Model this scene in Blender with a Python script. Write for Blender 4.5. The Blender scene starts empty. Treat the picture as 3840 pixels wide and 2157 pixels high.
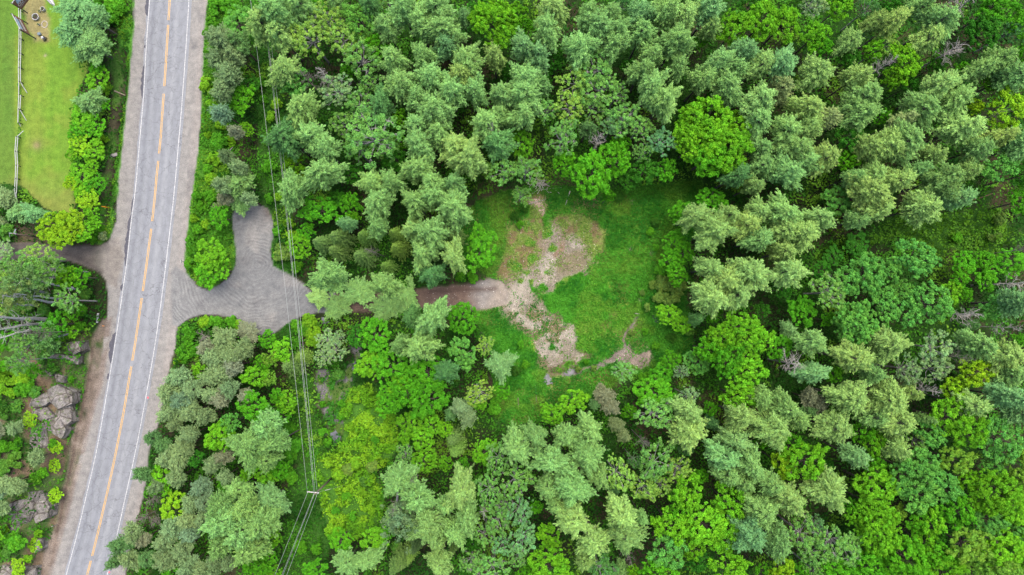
import bpy, bmesh, math, random
import numpy as np
from mathutils import Vector, Matrix

random.seed(7)
RNG = np.random.default_rng(7)
S = bpy.context.scene
COL = S.collection

# ------------------------------------------------------------------ camera
H = 123.6                      # flight height, metres
F = 2595.0                     # focal length in photograph pixels (3840 wide)
TILT = math.radians(1.7)
cd = bpy.data.cameras.new('camera')
cam = bpy.data.objects.new('camera', cd)
COL.objects.link(cam)
cam.location = (0, 0, H)
cam.rotation_euler = (TILT, 0, 0)
cd.sensor_fit = 'HORIZONTAL'
cd.sensor_width = 36.0
cd.lens = 36.0 * F / 3840.0
cd.clip_start = 0.5
cd.clip_end = 6000
S.camera = cam
S.render.resolution_x, S.render.resolution_y = 1024, 575

# ------------------------------------------------------------------ light
SUN_EL, SUN_AZ = math.radians(70), math.radians(20)     # azimuth from north (+y), clockwise
w = bpy.data.worlds.new('World')
S.world = w
w.use_nodes = True
nt = w.node_tree
bg = nt.nodes['Background']
sky = nt.nodes.new('ShaderNodeTexSky')
sky.sky_type = 'NISHITA'
sky.sun_disc = False
sky.sun_elevation = SUN_EL
sky.sun_rotation = SUN_AZ
sky.air_density = 1.0
sky.dust_density = 5.0
sky.ozone_density = 1.0
nt.links.new(sky.outputs[0], bg.inputs[0])
bg.inputs[1].default_value = 0.15
sd = bpy.data.lights.new('sun', 'SUN')
sun = bpy.data.objects.new('sun', sd)
COL.objects.link(sun)
sd.energy = 1.3
sd.angle = math.radians(50)
sd.color = (1.0, 0.95, 0.87)
dvec = Vector((math.sin(SUN_AZ) * math.cos(SUN_EL), math.cos(SUN_AZ) * math.cos(SUN_EL), math.sin(SUN_EL)))
sun.rotation_euler = dvec.to_track_quat('Z', 'Y').to_euler()
sun.location = dvec * 300
S.view_settings.view_transform = 'Standard'
S.view_settings.look = 'None'
S.view_settings.exposure = 1.55
S.view_settings.gamma = 1.0
S.view_settings.use_curve_mapping = False
S.cycles.max_bounces = 5
S.cycles.diffuse_bounces = 2
S.cycles.glossy_bounces = 2
S.cycles.transmission_bounces = 3
S.cycles.transparent_max_bounces = 4

# ------------------------------------------------------------------ survey map: photograph pixel <-> ground
CT, ST = math.cos(TILT), math.sin(TILT)
CX, CY = 1920.0, 1078.5


def to_world(px, py, z=0.0):
    px = np.asarray(px, float); py = np.asarray(py, float)
    dx = (px - CX) / F
    dy = -(py - CY) / F
    # camera basis: x, y rotated by TILT about x
    wy = dy * CT + ST
    wz = dy * ST - CT
    t = (z - H) / wz
    return dx * t, wy * t


def to_pixel(x, y, z=0.0):
    zz = z - H
    yc = y * CT + zz * ST
    zc = -y * ST + zz * CT
    return CX + F * x / -zc, CY - F * yc / -zc


K = 960 / 1929.0
TILE = {'a': (0, 0), 'b': (960, 0), 'c': (1920, 0), 'd': (2880, 0),
        'e': (0, 720), 'f': (960, 720), 'g': (1920, 720), 'h': (2880, 720),
        'i': (0, 1437), 'j': (960, 1437), 'k': (1920, 1437), 'l': (2880, 1437)}


def T(t, *pts):
    ox, oy = TILE[t]
    return [(ox + x * K, oy + y * K) for x, y in pts]


# ------------------------------------------------------------------ noise helpers
_tab = np.random.default_rng(3).random((256, 256))


def vnoise(x, y, scale=1.0, seed=0):
    x = np.asarray(x) / scale + seed * 17.31
    y = np.asarray(y) / scale + seed * 9.77
    xi = np.floor(x).astype(int); yi = np.floor(y).astype(int)
    fx = x - xi; fy = y - yi
    fx = fx * fx * (3 - 2 * fx); fy = fy * fy * (3 - 2 * fy)
    a = _tab[xi & 255, yi & 255]; b = _tab[(xi + 1) & 255, yi & 255]
    c = _tab[xi & 255, (yi + 1) & 255]; d = _tab[(xi + 1) & 255, (yi + 1) & 255]
    return (a * (1 - fx) + b * fx) * (1 - fy) + (c * (1 - fx) + d * fx) * fy


def fbm(x, y, scale, seed=0, octs=4):
    v = 0; a = 0.5; tot = 0
    for k in range(octs):
        v = v + a * vnoise(x, y, scale / 2 ** k, seed + k * 3)
        tot += a; a *= 0.55
    return v / tot


def sdist(px, py, poly):
    """signed distance in photograph pixels, positive inside"""
    n = len(poly)
    d = np.full(px.shape, 1e9)
    ins = np.zeros(px.shape, bool)
    for k in range(n):
        x0, y0 = poly[k]; x1, y1 = poly[(k + 1) % n]
        ex, ey = x1 - x0, y1 - y0
        t = np.clip(((px - x0) * ex + (py - y0) * ey) / (ex * ex + ey * ey + 1e-9), 0, 1)
        d = np.minimum(d, np.hypot(px - x0 - t * ex, py - y0 - t * ey))
        if y0 != y1:
            c = ((y0 > py) != (y1 > py)) & (px < (x1 - x0) * (py - y0) / (y1 - y0) + x0)
            ins ^= c
    return np.where(ins, d, -d)


def ldist(px, py, line):
    d = np.full(px.shape, 1e9)
    for k in range(len(line) - 1):
        x0, y0 = line[k]; x1, y1 = line[k + 1]
        ex, ey = x1 - x0, y1 - y0
        t = np.clip(((px - x0) * ex + (py - y0) * ey) / (ex * ex + ey * ey + 1e-9), 0, 1)
        d = np.minimum(d, np.hypot(px - x0 - t * ex, py - y0 - t * ey))
    return d


def sstep(a, b, x):
    t = np.clip((x - a) / (b - a), 0, 1)
    return t * t * (3 - 2 * t)


# ------------------------------------------------------------------ map shapes (photograph pixels)
LLINE = [(570, -160), (562, 0), (557, 60), (547, 199), (540, 348), (527, 498), (508, 720), (490, 844), (480, 959), (468, 1038),
         (450, 1168), (433, 1282), (420, 1362), (407, 1440), (383, 1581), (358, 1716), (326, 1850), (294, 1989), (249, 2157), (198, 2330)]
RLINE = [(718, -160), (709, 0), (699, 164), (682, 398), (667, 572), (654, 720), (634, 894), (617, 1038), (597, 1188), (580, 1307),
         (556, 1440), (532, 1576), (503, 1721), (468, 1875), (440, 2004), (403, 2157), (352, 2330)]
CLINE = [(645, -160), (637, 0), (631, 95), (624, 210), (617, 323), (614, 353), (599, 575), (592, 605), (583, 720), (572, 829),
         (567, 859), (550, 994), (536, 1091), (532, 1118), (498, 1352), (490, 1380), (482, 1440), (460, 1571), (423, 1756), (386, 1920),
         (347, 2084), (341, 2104), (327, 2157), (278, 2330)]
CGAPS = [(76, 94), (324, 352), (576, 604), (830, 858), (1092, 1118), (1353, 1374), (2085, 2103)]
SHO_L = [(505, -160), (503, 0), (505, 100), (493, 200), (480, 348), (468, 473), (448, 647), (438, 770), (438, 830), (413, 889), (402, 925),
         (398, 1010), (400, 1058), (408, 1118), (400, 1218), (385, 1290), (368, 1437), (335, 1560), (300, 1700), (268, 1830), (235, 1960), (205, 2060), (180, 2157), (150, 2330)]
SHO_R = [(785, -160), (776, 0), (765, 120), (761, 258), (751, 448), (741, 572), (722, 720), (712, 770), (697, 904), (694, 979), (697, 1019),
         (690, 1100), (697, 1198), (664, 1223), (657, 1292), (642, 1352), (622, 1437), (600, 1561), (560, 1686), (540, 1835), (505, 1980), (470, 2157), (420, 2330)]
SHOULDER = SHO_L + SHO_R[::-1]
BANK = [(420, 1190), (408, 1290), (385, 1437), (350, 1560), (315, 1700), (283, 1830), (250, 1960), (220, 2060), (196, 2157), (165, 2330),
        (120, 2330), (154, 2157), (172, 2059), (212, 1960), (222, 1885), (250, 1785), (262, 1686), (300, 1537), (320, 1437), (330, 1330), (352, 1250), (385, 1200)]
LOT = (T('e', (1330, 560), (1400, 610), (1440, 650), (1480, 705), (1560, 740), (1650, 705), (1730, 640), (1775, 560), (1778, 450), (1765, 300), (1750, 200), (1770, 140))
       + T('f', (-110, 105), (0, 95), (90, 120), (120, 200), (130, 340), (105, 440), (130, 560), (260, 630), (350, 690), (420, 760), (600, 760), (600, 930), (480, 905), (330, 940), (240, 990), (150, 1060), (40, 1082), (-30, 1062))
       + T('e', (1840, 1010), (1780, 955), (1640, 928), (1500, 928), (1400, 962), (1340, 1015), (1290, 1000), (1290, 600)))
TRACK = T('f', (520, 780), (900, 730), (1280, 728), (1600, 690), (1760, 655), (1850, 680), (1900, 760), (1890, 840), (1700, 885), (1420, 890), (1250, 880), (900, 900), (520, 900))
DRIVE = T('e', (-60, 385), (300, 388), (560, 402), (760, 400), (850, 350), (900, 330), (930, 500), (880, 720), (815, 690), (745, 600), (620, 552), (500, 512), (350, 498), (200, 500), (-60, 520))
LAWN = [(-60, -60), (330, -60), (330, 20), (325, 120), (330, 260), (300, 330), (280, 420), (275, 560), (278, 660), (285, 760), (270, 800), (200, 790), (165, 775), (120, 735), (95, 705), (60, 690), (-60, 690)]
VERGE_L = [(503, -60), (505, 100), (493, 200), (480, 348), (468, 473), (448, 647), (438, 830), (413, 889), (380, 915), (330, 905), (360, 800), (410, 700), (440, 560), (455, 430), (465, 300), (450, 120), (400, -60)]
VERGE_R = [(776, -60), (765, 120), (761, 258), (751, 448), (741, 572), (712, 770), (694, 979), (720, 1050), (790, 1080), (880, 1010), (860, 780), (870, 560), (830, 330), (860, 100), (900, -60)]
D2S = 1.4907
MEADOW = [(x * D2S, y * D2S) for x, y in [(1180, 520), (1260, 480), (1400, 470), (1560, 480), (1760, 455), (1790, 560), (1700, 620), (1720, 700), (1730, 790), (1740, 870), (1680, 930),
          (1560, 960), (1440, 1010), (1380, 1050), (1290, 1075), (1235, 1040), (1240, 900), (1210, 830), (1195, 790), (1230, 700), (1150, 660), (1140, 560)]]
SAND = T('g', (290, 250), (340, 265), (380, 370), (440, 355), (540, 430), (600, 520), (530, 600), (440, 640), (330, 690), (280, 750), (200, 700), (150, 720), (200, 800), (240, 860), (280, 930),
         (350, 915), (385, 1010), (470, 1030), (485, 1160), (535, 1210), (500, 1290), (400, 1280), (280, 1340), (190, 1230), (140, 1100), (140, 1030), (20, 970), (-60, 900), (-110, 830), (-110, 740), (0, 680), (170, 570), (230, 470), (240, 380))
BRUSH = T('g', (340, 170), (520, 165), (640, 230), (700, 300), (700, 430), (620, 480), (580, 560), (450, 640), (300, 690), (100, 700), (0, 700), (-120, 650), (-80, 560), (-20, 260), (130, 190), (130, 100), (60, 80), (130, 10), (240, 20), (265, 120), (230, 190), (240, 280))
BROWN2 = T('g', (480, 60), (660, 40), (640, 110), (500, 130), (420, 180))
CREEKMUD = T('g', (880, 1130), (920, 1190), (1040, 1190), (1035, 1300), (960, 1340), (900, 1300), (780, 1290), (700, 1280), (640, 1330), (480, 1345), (400, 1385), (380, 1370), (440, 1330), (600, 1325), (700, 1260), (800, 1200))
CREEKLINE = T('g', (930, 950), (900, 1020), (850, 1060), (835, 1120), (850, 1180), (800, 1240), (700, 1300), (600, 1320), (480, 1340), (400, 1370), (290, 1360), (270, 1420)) + T('k', (300, 20))
CLOVER = T('g', (440, 620), (520, 600), (640, 640), (760, 700), (880, 830), (860, 930), (830, 1000), (820, 1180), (700, 1245), (600, 1210), (485, 1165), (475, 1030), (385, 1000), (350, 905), (285, 920), (235, 840), (190, 780), (290, 750), (330, 690))
CLOVER2 = T('g', (-120, 1020), (60, 1040), (150, 1100), (180, 1240), (170, 1447), (-50, 1447), (-120, 1200))
DITCH = T('a', (935, 380), (940, 560), (930, 700), (900, 860), (870, 1010), (885, 1120), (850, 1230), (825, 1447)) + T('e', (805, 80), (800, 230))
DITCHLAND = [(395, 210), (455, 190), (470, 330), (455, 480), (440, 600), (420, 800), (385, 850), (350, 830), (395, 650), (405, 480), (420, 330)]
MARSH = T('j', (700, 30), (880, 0), (960, 100), (1060, 200), (1090, 420), (1080, 500), (960, 610), (880, 660), (960, 800), (960, 960), (900, 1120), (640, 1160), (540, 1060), (500, 900), (440, 700), (470, 560), (640, 500), (650, 380), (640, 250))
CREEKBED = (T('f', (700, 1150), (800, 1160), (790, 1260), (720, 1447)) + T('j', (720, 0), (690, 110), (640, 200), (650, 420), (600, 470), (540, 400), (560, 330), (480, 180), (470, 60), (430, -20)) + T('f', (480, 1330), (640, 1380), (740, 1270)))
CORRIDOR = [(900, -60), (1010, -60), (1040, 300), (1100, 700), (1110, 860), (1090, 1000), (1120, 1240), (1180, 1500), (1230, 1750), (1260, 1900), (1200, 2250), (1020, 2250), (1080, 1950), (1110, 1700), (1080, 1400), (1040, 1200), (1000, 800), (960, 400)]
ROCKLAND = [(-80, 1290), (160, 1290), (320, 1250), (335, 1330), (318, 1437), (300, 1537), (259, 1686), (249, 1785), (219, 1885), (209, 1960), (169, 2059), (150, 2330), (-80, 2330)]
FERN = T('h', (700, 350), (900, 180), (1350, 160), (1750, 90), (1830, 330), (1700, 520), (1400, 430), (1250, 560), (1150, 420), (1000, 330), (850, 400), (650, 430), (500, 520), (380, 560), (330, 480), (480, 380))
LEFTYARD = T('e', (100, 240), (400, 200), (560, 300), (520, 380), (100, 380))

# ------------------------------------------------------------------ materials
MATS = {}


def new_mat(name):
    m = bpy.data.materials.new(name)
    m.use_nodes = True
    return m, m.node_tree, m.node_tree.nodes['Principled BSDF']


def N(nt, t, **kw):
    n = nt.nodes.new(t)
    for k, v in kw.items():
        setattr(n, k, v)
    return n


def noise_node(nt, scale, detail=4, rough=0.6, coord=None, dist=0.0):
    n = N(nt, 'ShaderNodeTexNoise')
    n.inputs['Scale'].default_value = scale
    n.inputs['Detail'].default_value = detail
    n.inputs['Roughness'].default_value = rough
    n.inputs['Distortion'].default_value = dist
    if coord is not None:
        nt.links.new(coord, n.inputs['Vector'])
    return n


def ramp(nt, fac, stops):
    r = N(nt, 'ShaderNodeValToRGB')
    nt.links.new(fac, r.inputs[0])
    el = r.color_ramp.elements
    el[0].position, el[0].color = stops[0][0], (*stops[0][1], 1)
    el[1].position, el[1].color = stops[-1][0], (*stops[-1][1], 1)
    for p, c in stops[1:-1]:
        e = el.new(p); e.color = (*c, 1)
    return r


def mix(nt, a, b, fac=1.0, mode='MULTIPLY'):
    m = N(nt, 'ShaderNodeMix', data_type='RGBA', blend_type=mode)
    for s, v in ((m.inputs[6], a), (m.inputs[7], b)):
        if isinstance(v, tuple):
            s.default_value = (*v, 1)
        else:
            nt.links.new(v, s)
    if isinstance(fac, float):
        m.inputs[0].default_value = fac
    else:
        nt.links.new(fac, m.inputs[0])
    return m.outputs[2]


def plain(name, col, rough=0.8, var=0.25, scale=6.0, metal=0.0, bump=0.0, spec=0.3):
    if name in MATS:
        return MATS[name]
    col = tuple(c * 0.55 for c in col)
    m, nt, b = new_mat(name)
    g = N(nt, 'ShaderNodeNewGeometry')
    n = noise_node(nt, scale, 5, 0.65, g.outputs['Position'])
    lo = tuple(max(0, c * (1 - var)) for c in col); hi = tuple(min(1, c * (1 + var)) for c in col)
    r = ramp(nt, n.outputs[0], [(0.3, lo), (0.7, hi)])
    nt.links.new(r.outputs[0], b.inputs['Base Color'])
    b.inputs['Roughness'].default_value = rough
    b.inputs['Metallic'].default_value = metal
    b.inputs['Specular IOR Level'].default_value = spec
    if bump:
        bp = N(nt, 'ShaderNodeBump'); bp.inputs['Strength'].default_value = bump; bp.inputs['Distance'].default_value = 0.1
        nt.links.new(n.outputs[0], bp.inputs['Height']); nt.links.new(bp.outputs[0], b.inputs['Normal'])
    MATS[name] = m
    return m


def ground_mat(name, kind):
    m, nt, b = new_mat(name)
    g = N(nt, 'ShaderNodeNewGeometry')
    pos = g.outputs['Position']
    at = N(nt, 'ShaderNodeAttribute', attribute_name='tint')
    col = at.outputs['Color']
    n1 = noise_node(nt, 0.9, 6, 0.7, pos)
    n2 = noise_node(nt, 6.0, 4, 0.7, pos)
    r1 = ramp(nt, n1.outputs[0], [(0.3, (0.74, 0.74, 0.74)), (0.7, (1.26, 1.24, 1.2))])
    a = {'soil': (0.55, 1.5), 'gravel': (0.78, 1.22), 'lawn': (0.72, 1.3)}[kind]
    r2 = ramp(nt, n2.outputs[0], [(0.32, (a[0],) * 3), (0.68, (a[1],) * 3)])
    c = mix(nt, mix(nt, col, r1.outputs[0]), r2.outputs[0])
    h = n2.outputs[0]
    if kind == 'gravel':
        # tyre ruts left by turning vehicles: thin swirling ridges
        wv = N(nt, 'ShaderNodeTexWave', wave_type='RINGS', rings_direction='SPHERICAL')
        mp = N(nt, 'ShaderNodeMapping')
        nt.links.new(pos, mp.inputs[0])
        x0, y0 = to_world(965, 1000)
        mp.inputs['Location'].default_value = (-float(x0), -float(y0), 0)
        nt.links.new(mp.outputs[0], wv.inputs[0])
        wv.inputs['Scale'].default_value = 0.5
        wv.inputs['Distortion'].default_value = 17.0
        wv.inputs['Detail'].default_value = 3.0
        wv.inputs['Detail Scale'].default_value = 0.35
        wm = noise_node(nt, 0.16, 2, 0.5, pos)
        wmr = ramp(nt, wm.outputs[0], [(0.4, (0.05,) * 3), (0.64, (0.75,) * 3)])
        lot = N(nt, 'ShaderNodeAttribute', attribute_name='rut')
        f = N(nt, 'ShaderNodeMath', operation='MULTIPLY')
        nt.links.new(wmr.outputs[0], f.inputs[0]); nt.links.new(lot.outputs['Fac'], f.inputs[1])
        wr = ramp(nt, wv.outputs[0], [(0.15, (0.84, 0.84, 0.85)), (0.5, (1.0, 1.0, 1.0)), (0.9, (1.10, 1.10, 1.10))])
        c = mix(nt, c, wr.outputs[0], f.outputs[0])
        ad = N(nt, 'ShaderNodeMath', operation='MULTIPLY_ADD')
        nt.links.new(wv.outputs[0], ad.inputs[0]); nt.links.new(f.outputs[0], ad.inputs[1]); nt.links.new(n2.outputs[0], ad.inputs[2])
        h = ad.outputs[0]
        n3 = noise_node(nt, 22.0, 2, 0.7, pos)
        r3 = ramp(nt, n3.outputs[0], [(0.35, (0.78,) * 3), (0.65, (1.2,) * 3)])
        c = mix(nt, c, r3.outputs[0])
    if kind == 'lawn':
        mp = N(nt, 'ShaderNodeMapping'); nt.links.new(pos, mp.inputs[0])
        mp.inputs['Scale'].default_value = (1.2, 0.06, 1)
        n4 = noise_node(nt, 1.0, 3, 0.6, mp.outputs[0])
        r4 = ramp(nt, n4.outputs[0], [(0.35, (0.93, 0.95, 0.95)), (0.65, (1.07, 1.04, 1.0))])
        c = mix(nt, c, r4.outputs[0])
    nt.links.new(c, b.inputs['Base Color'])
    b.inputs['Roughness'].default_value = 0.95
    b.inputs['Specular IOR Level'].default_value = 0.05
    bp = N(nt, 'ShaderNodeBump'); bp.inputs['Strength'].default_value = 0.5; bp.inputs['Distance'].default_value = 0.12
    nt.links.new(h, bp.inputs['Height']); nt.links.new(bp.outputs[0], b.inputs['Normal'])
    return m


M_SOIL = ground_mat('soil_and_litter', 'soil')
M_GRAVEL = ground_mat('gravel', 'gravel')
M_LAWN = ground_mat('mown_grass', 'lawn')


def leaf_mat():
    m, nt, b = new_mat('foliage')
    oi = N(nt, 'ShaderNodeObjectInfo')
    at = N(nt, 'ShaderNodeAttribute', attribute_name='tint')
    c = mix(nt, oi.outputs['Color'], at.outputs['Color'])
    nt.links.new(c, b.inputs['Base Color'])
    b.inputs['Roughness'].default_value = 0.55
    b.inputs['Specular IOR Level'].default_value = 0.06
    tr = N(nt, 'ShaderNodeBsdfTranslucent')
    c2 = mix(nt, c, (1.15, 1.25, 0.6))
    nt.links.new(c2, tr.inputs[0])
    mx = N(nt, 'ShaderNodeMixShader'); mx.inputs[0].default_value = 0.2
    nt.links.new(b.outputs[0], mx.inputs[1]); nt.links.new(tr.outputs[0], mx.inputs[2])
    nt.links.new(mx.outputs[0], nt.nodes['Material Output'].inputs[0])
    return m


M_LEAF = leaf_mat()


def bark_mat():
    m, nt, b = new_mat('bark')
    oi = N(nt, 'ShaderNodeObjectInfo')
    g = N(nt, 'ShaderNodeNewGeometry')
    n = noise_node(nt, 4.0, 4, 0.7, g.outputs['Position'])
    r = ramp(nt, n.outputs[0], [(0.3, (0.6,) * 3), (0.7, (1.35,) * 3)])
    nt.links.new(mix(nt, oi.outputs['Color'], r.outputs[0]), b.inputs['Base Color'])
    b.inputs['Roughness'].default_value = 0.85
    b.inputs['Specular IOR Level'].default_value = 0.1
    return m


M_BARK = bark_mat()


def rock_mat():
    m, nt, b = new_mat('bedrock')
    g = N(nt, 'ShaderNodeNewGeometry')
    n = noise_node(nt, 0.8, 8, 0.7, g.outputs['Position'], 0.6)
    r = ramp(nt, n.outputs[0], [(0.3, (0.04, 0.037, 0.035)), (0.42, (0.115, 0.105, 0.10)), (0.55, (0.19, 0.175, 0.165)), (0.72, (0.27, 0.262, 0.245))])
    n2 = noise_node(nt, 7.0, 5, 0.7, g.outputs['Position'])
    r2 = ramp(nt, n2.outputs[0], [(0.35, (0.6, 0.6, 0.58)), (0.65, (1.25, 1.25, 1.22))])
    vo = N(nt, 'ShaderNodeTexVoronoi', feature='DISTANCE_TO_EDGE'); vo.inputs['Scale'].default_value = 0.4
    nt.links.new(mix(nt, g.outputs['Position'], n.outputs['Color'], 0.35, 'ADD'), vo.inputs['Vector'])
    rc = ramp(nt, vo.outputs['Distance'], [(0.0, (0.3, 0.28, 0.26)), (0.03, (0.8, 0.78, 0.76)), (0.07, (1, 1, 1))])
    n5 = noise_node(nt, 1.6, 4, 0.6, g.outputs['Position'])
    rl = ramp(nt, n5.outputs[0], [(0.52, (0, 0, 0)), (0.62, (1, 1, 1))])
    cc_ = mix(nt, mix(nt, r.outputs[0], r2.outputs[0]), rc.outputs[0])
    cc_ = mix(nt, cc_, (0.06, 0.07, 0.03), mix(nt, rl.outputs[0], (0.6, 0.6, 0.6)), 'MIX')
    nt.links.new(cc_, b.inputs['Base Color'])
    b.inputs['Roughness'].default_value = 0.95
    b.inputs['Specular IOR Level'].default_value = 0.1
    bp = N(nt, 'ShaderNodeBump'); bp.inputs['Strength'].default_value = 0.8; bp.inputs['Distance'].default_value = 0.2
    nt.links.new(n2.outputs[0], bp.inputs['Height']); nt.links.new(bp.outputs[0], b.inputs['Normal'])
    return m


M_ROCK = rock_mat()


def asphalt_mat():
    m, nt, b = new_mat('worn_asphalt')
    uv = N(nt, 'ShaderNodeUVMap', uv_map='road')
    g = N(nt, 'ShaderNodeNewGeometry')
    pos = g.outputs['Position']
    sep = N(nt, 'ShaderNodeSeparateXYZ'); nt.links.new(uv.outputs[0], sep.inputs[0])
    # wear bands along the wheel paths; u = 0..1 across the road
    cr = ramp(nt, sep.outputs[0], [(0.0, (0.147, 0.154, 0.165)), (0.10, (0.139, 0.146, 0.158)), (0.16, (0.114, 0.120, 0.132)), (0.25, (0.145, 0.152, 0.162)), (0.36, (0.125, 0.131, 0.143)),
                                   (0.46, (0.147, 0.154, 0.165)), (0.60, (0.134, 0.140, 0.151)), (0.68, (0.160, 0.167, 0.176)), (0.80, (0.134, 0.140, 0.151)), (1.0, (0.150, 0.157, 0.167))])
    mp = N(nt, 'ShaderNodeMapping'); nt.links.new(uv.outputs[0], mp.inputs[0]); mp.inputs['Scale'].default_value = (7.0, 0.35, 1)
    ns = noise_node(nt, 1.6, 5, 0.6, mp.outputs[0])
    rs = ramp(nt, ns.outputs[0], [(0.3, (0.86,) * 3), (0.7, (1.12,) * 3)])
    c = mix(nt, cr.outputs[0], rs.outputs[0])
    nf = noise_node(nt, 9.0, 3, 0.8, pos)
    rf = ramp(nt, nf.outputs[0], [(0.3, (0.85,) * 3), (0.7, (1.13,) * 3)])
    c = mix(nt, c, rf.outputs[0])
    # cracks: transverse and map cracking
    def cracks(scale, sx, sy, width, thr, strength, c):
        mpc = N(nt, 'ShaderNodeMapping'); nt.links.new(uv.outputs[0], mpc.inputs[0]); mpc.inputs['Scale'].default_value = (sx * 7.7, sy, 1)
        nd = noise_node(nt, 1.3, 4, 0.7, mpc.outputs[0])
        mxv = N(nt, 'ShaderNodeMix', data_type='RGBA', blend_type='ADD'); mxv.inputs[0].default_value = 0.55
        nt.links.new(mpc.outputs[0], mxv.inputs[6]); nt.links.new(nd.outputs['Color'], mxv.inputs[7])
        vo = N(nt, 'ShaderNodeTexVoronoi', feature='DISTANCE_TO_EDGE'); vo.inputs['Scale'].default_value = scale
        nt.links.new(mxv.outputs[2], vo.inputs['Vector'])
        rr = ramp(nt, vo.outputs['Distance'], [(0.0, (1, 1, 1)), (width, (0, 0, 0))])
        nm = noise_node(nt, 0.18, 3, 0.6, pos)
        rm = ramp(nt, nm.outputs[0], [(thr, (0, 0, 0)), (thr + 0.12, (1, 1, 1))])
        f = N(nt, 'ShaderNodeMath', operation='MULTIPLY'); nt.links.new(rr.outputs[0], f.inputs[0]); nt.links.new(rm.outputs[0], f.inputs[1])
        f2 = N(nt, 'ShaderNodeMath', operation='MULTIPLY'); nt.links.new(f.outputs[0], f2.inputs[0]); f2.inputs[1].default_value = strength
        return mix(nt, c, (0.04, 0.04, 0.045), f2.outputs[0], 'MIX')
    c = cracks(1.0, 0.16, 0.2, 0.008, 0.30, 0.6, c)
    c = cracks(1.0, 0.8, 0.55, 0.025, 0.36, 0.45, c)
    nt.links.new(c, b.inputs['Base Color'])
    b.inputs['Roughness'].default_value = 0.85
    b.inputs['Specular IOR Level'].default_value = 0.25
    bp = N(nt, 'ShaderNodeBump'); bp.inputs['Strength'].default_value = 0.15; bp.inputs['Distance'].default_value = 0.03
    nt.links.new(nf.outputs[0], bp.inputs['Height']); nt.links.new(bp.outputs[0], b.inputs['Normal'])
    return m


def paint_mat(name, col, under, thr, soft=0.1):
    m, nt, b = new_mat(name)
    g = N(nt, 'ShaderNodeNewGeometry')
    n = noise_node(nt, 5.0, 5, 0.75, g.outputs['Position'])
    r = ramp(nt, n.outputs[0], [(thr, under), (thr + soft, col)])
    nt.links.new(r.outputs[0], b.inputs['Base Color'])
    b.inputs['Roughness'].default_value = 0.6
    return m


def water_mat(name, col):
    m, nt, b = new_mat(name)
    g = N(nt, 'ShaderNodeNewGeometry')
    n = noise_node(nt, 1.2, 3, 0.5, g.outputs['Position'])
    r = ramp(nt, n.outputs[0], [(0.35, tuple(c * 0.7 for c in col)), (0.7, tuple(c * 1.3 for c in col))])
    nt.links.new(r.outputs[0], b.inputs['Base Color'])
    b.inputs['Roughness'].default_value = 0.3
    b.inputs['Specular IOR Level'].default_value = 0.25
    bp = N(nt, 'ShaderNodeBump'); bp.inputs['Strength'].default_value = 0.1; bp.inputs['Distance'].default_value = 0.05
    nt.links.new(n.outputs[0], bp.inputs['Height']); nt.links.new(bp.outputs[0], b.inputs['Normal'])
    return m


# ------------------------------------------------------------------ object helpers
def mesh_np(name, verts, faces, mat, tint=None, smooth=False):
    """verts (N,3), faces (M,k) with one k; tint (M,3) per face."""
    me = bpy.data.meshes.new(name)
    verts = np.asarray(verts, np.float32); faces = np.asarray(faces, np.int32)
    m, k = faces.shape
    me.vertices.add(len(verts)); me.vertices.foreach_set('co', verts.ravel())
    me.loops.add(m * k); me.loops.foreach_set('vertex_index', faces.ravel())
    me.polygons.add(m)
    me.polygons.foreach_set('loop_start', np.arange(m, dtype=np.int32) * k)
    me.polygons.foreach_set('loop_total', np.full(m, k, np.int32))
    if smooth:
        me.polygons.foreach_set('use_smooth', np.ones(m, bool))
    if tint is not None:
        a = me.color_attributes.new('tint', 'FLOAT_COLOR', 'CORNER')
        c = np.ones((m, k, 4), np.float32); c[:, :, :3] = np.asarray(tint)[:, None, :]
        a.data.foreach_set('color', c.ravel())
    me.materials.append(mat)
    me.update()
    me.validate()
    return me


def put(name, me, parent=None, color=None, kind=None):
    o = bpy.data.objects.new(name, me)
    COL.objects.link(o)
    if parent is not None:
        o.parent = parent
    if color is not None:
        o.color = (*color, 1)
    if kind:
        o['kind'] = kind
    return o


def thing(name, label, cat, loc=(0, 0, 0), rz=0.0, group=None, scale=(1, 1, 1)):
    o = bpy.data.objects.new(name, None)
    COL.objects.link(o)
    o.location = loc; o.rotation_euler = (0, 0, rz); o.scale = scale
    o.empty_display_size = 0.5
    o['label'] = label; o['category'] = cat
    if group:
        o['group'] = group
    return o


def tag(o, label, cat, group=None):
    o['label'] = label; o['category'] = cat
    if group:
        o['group'] = group
    return o


def bm_obj(name, bm, mat, parent=None, color=None, kind=None, smooth=False):
    bmesh.ops.recalc_face_normals(bm, faces=bm.faces)
    me = bpy.data.meshes.new(name)
    bm.to_mesh(me); bm.free()
    if smooth:
        for p in me.polygons:
            p.use_smooth = True
    me.materials.append(mat)
    return put(name, me, parent, color, kind)


def bm_box(bm, p, q, w_, h_, up=(0, 0, 1)):
    """a bar from p to q, w_ wide, h_ high"""
    p = Vector(p); q = Vector(q); d = (q - p).normalized()
    s = d.cross(Vector(up))
    if s.length < 1e-3:
        s = d.cross(Vector((0, 1, 0)))
    s.normalize(); u = s.cross(d).normalized()
    vs = []
    for e in (p, q):
        for a, b in ((-1, -1), (1, -1), (1, 1), (-1, 1)):
            vs.append(bm.verts.new(e + s * a * w_ / 2 + u * b * h_ / 2))
    for f in ((3, 2, 1, 0), (4, 5, 6, 7), (0, 1, 5, 4), (1, 2, 6, 5), (2, 3, 7, 6), (3, 0, 4, 7)):
        bm.faces.new([vs[k] for k in f])


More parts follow.
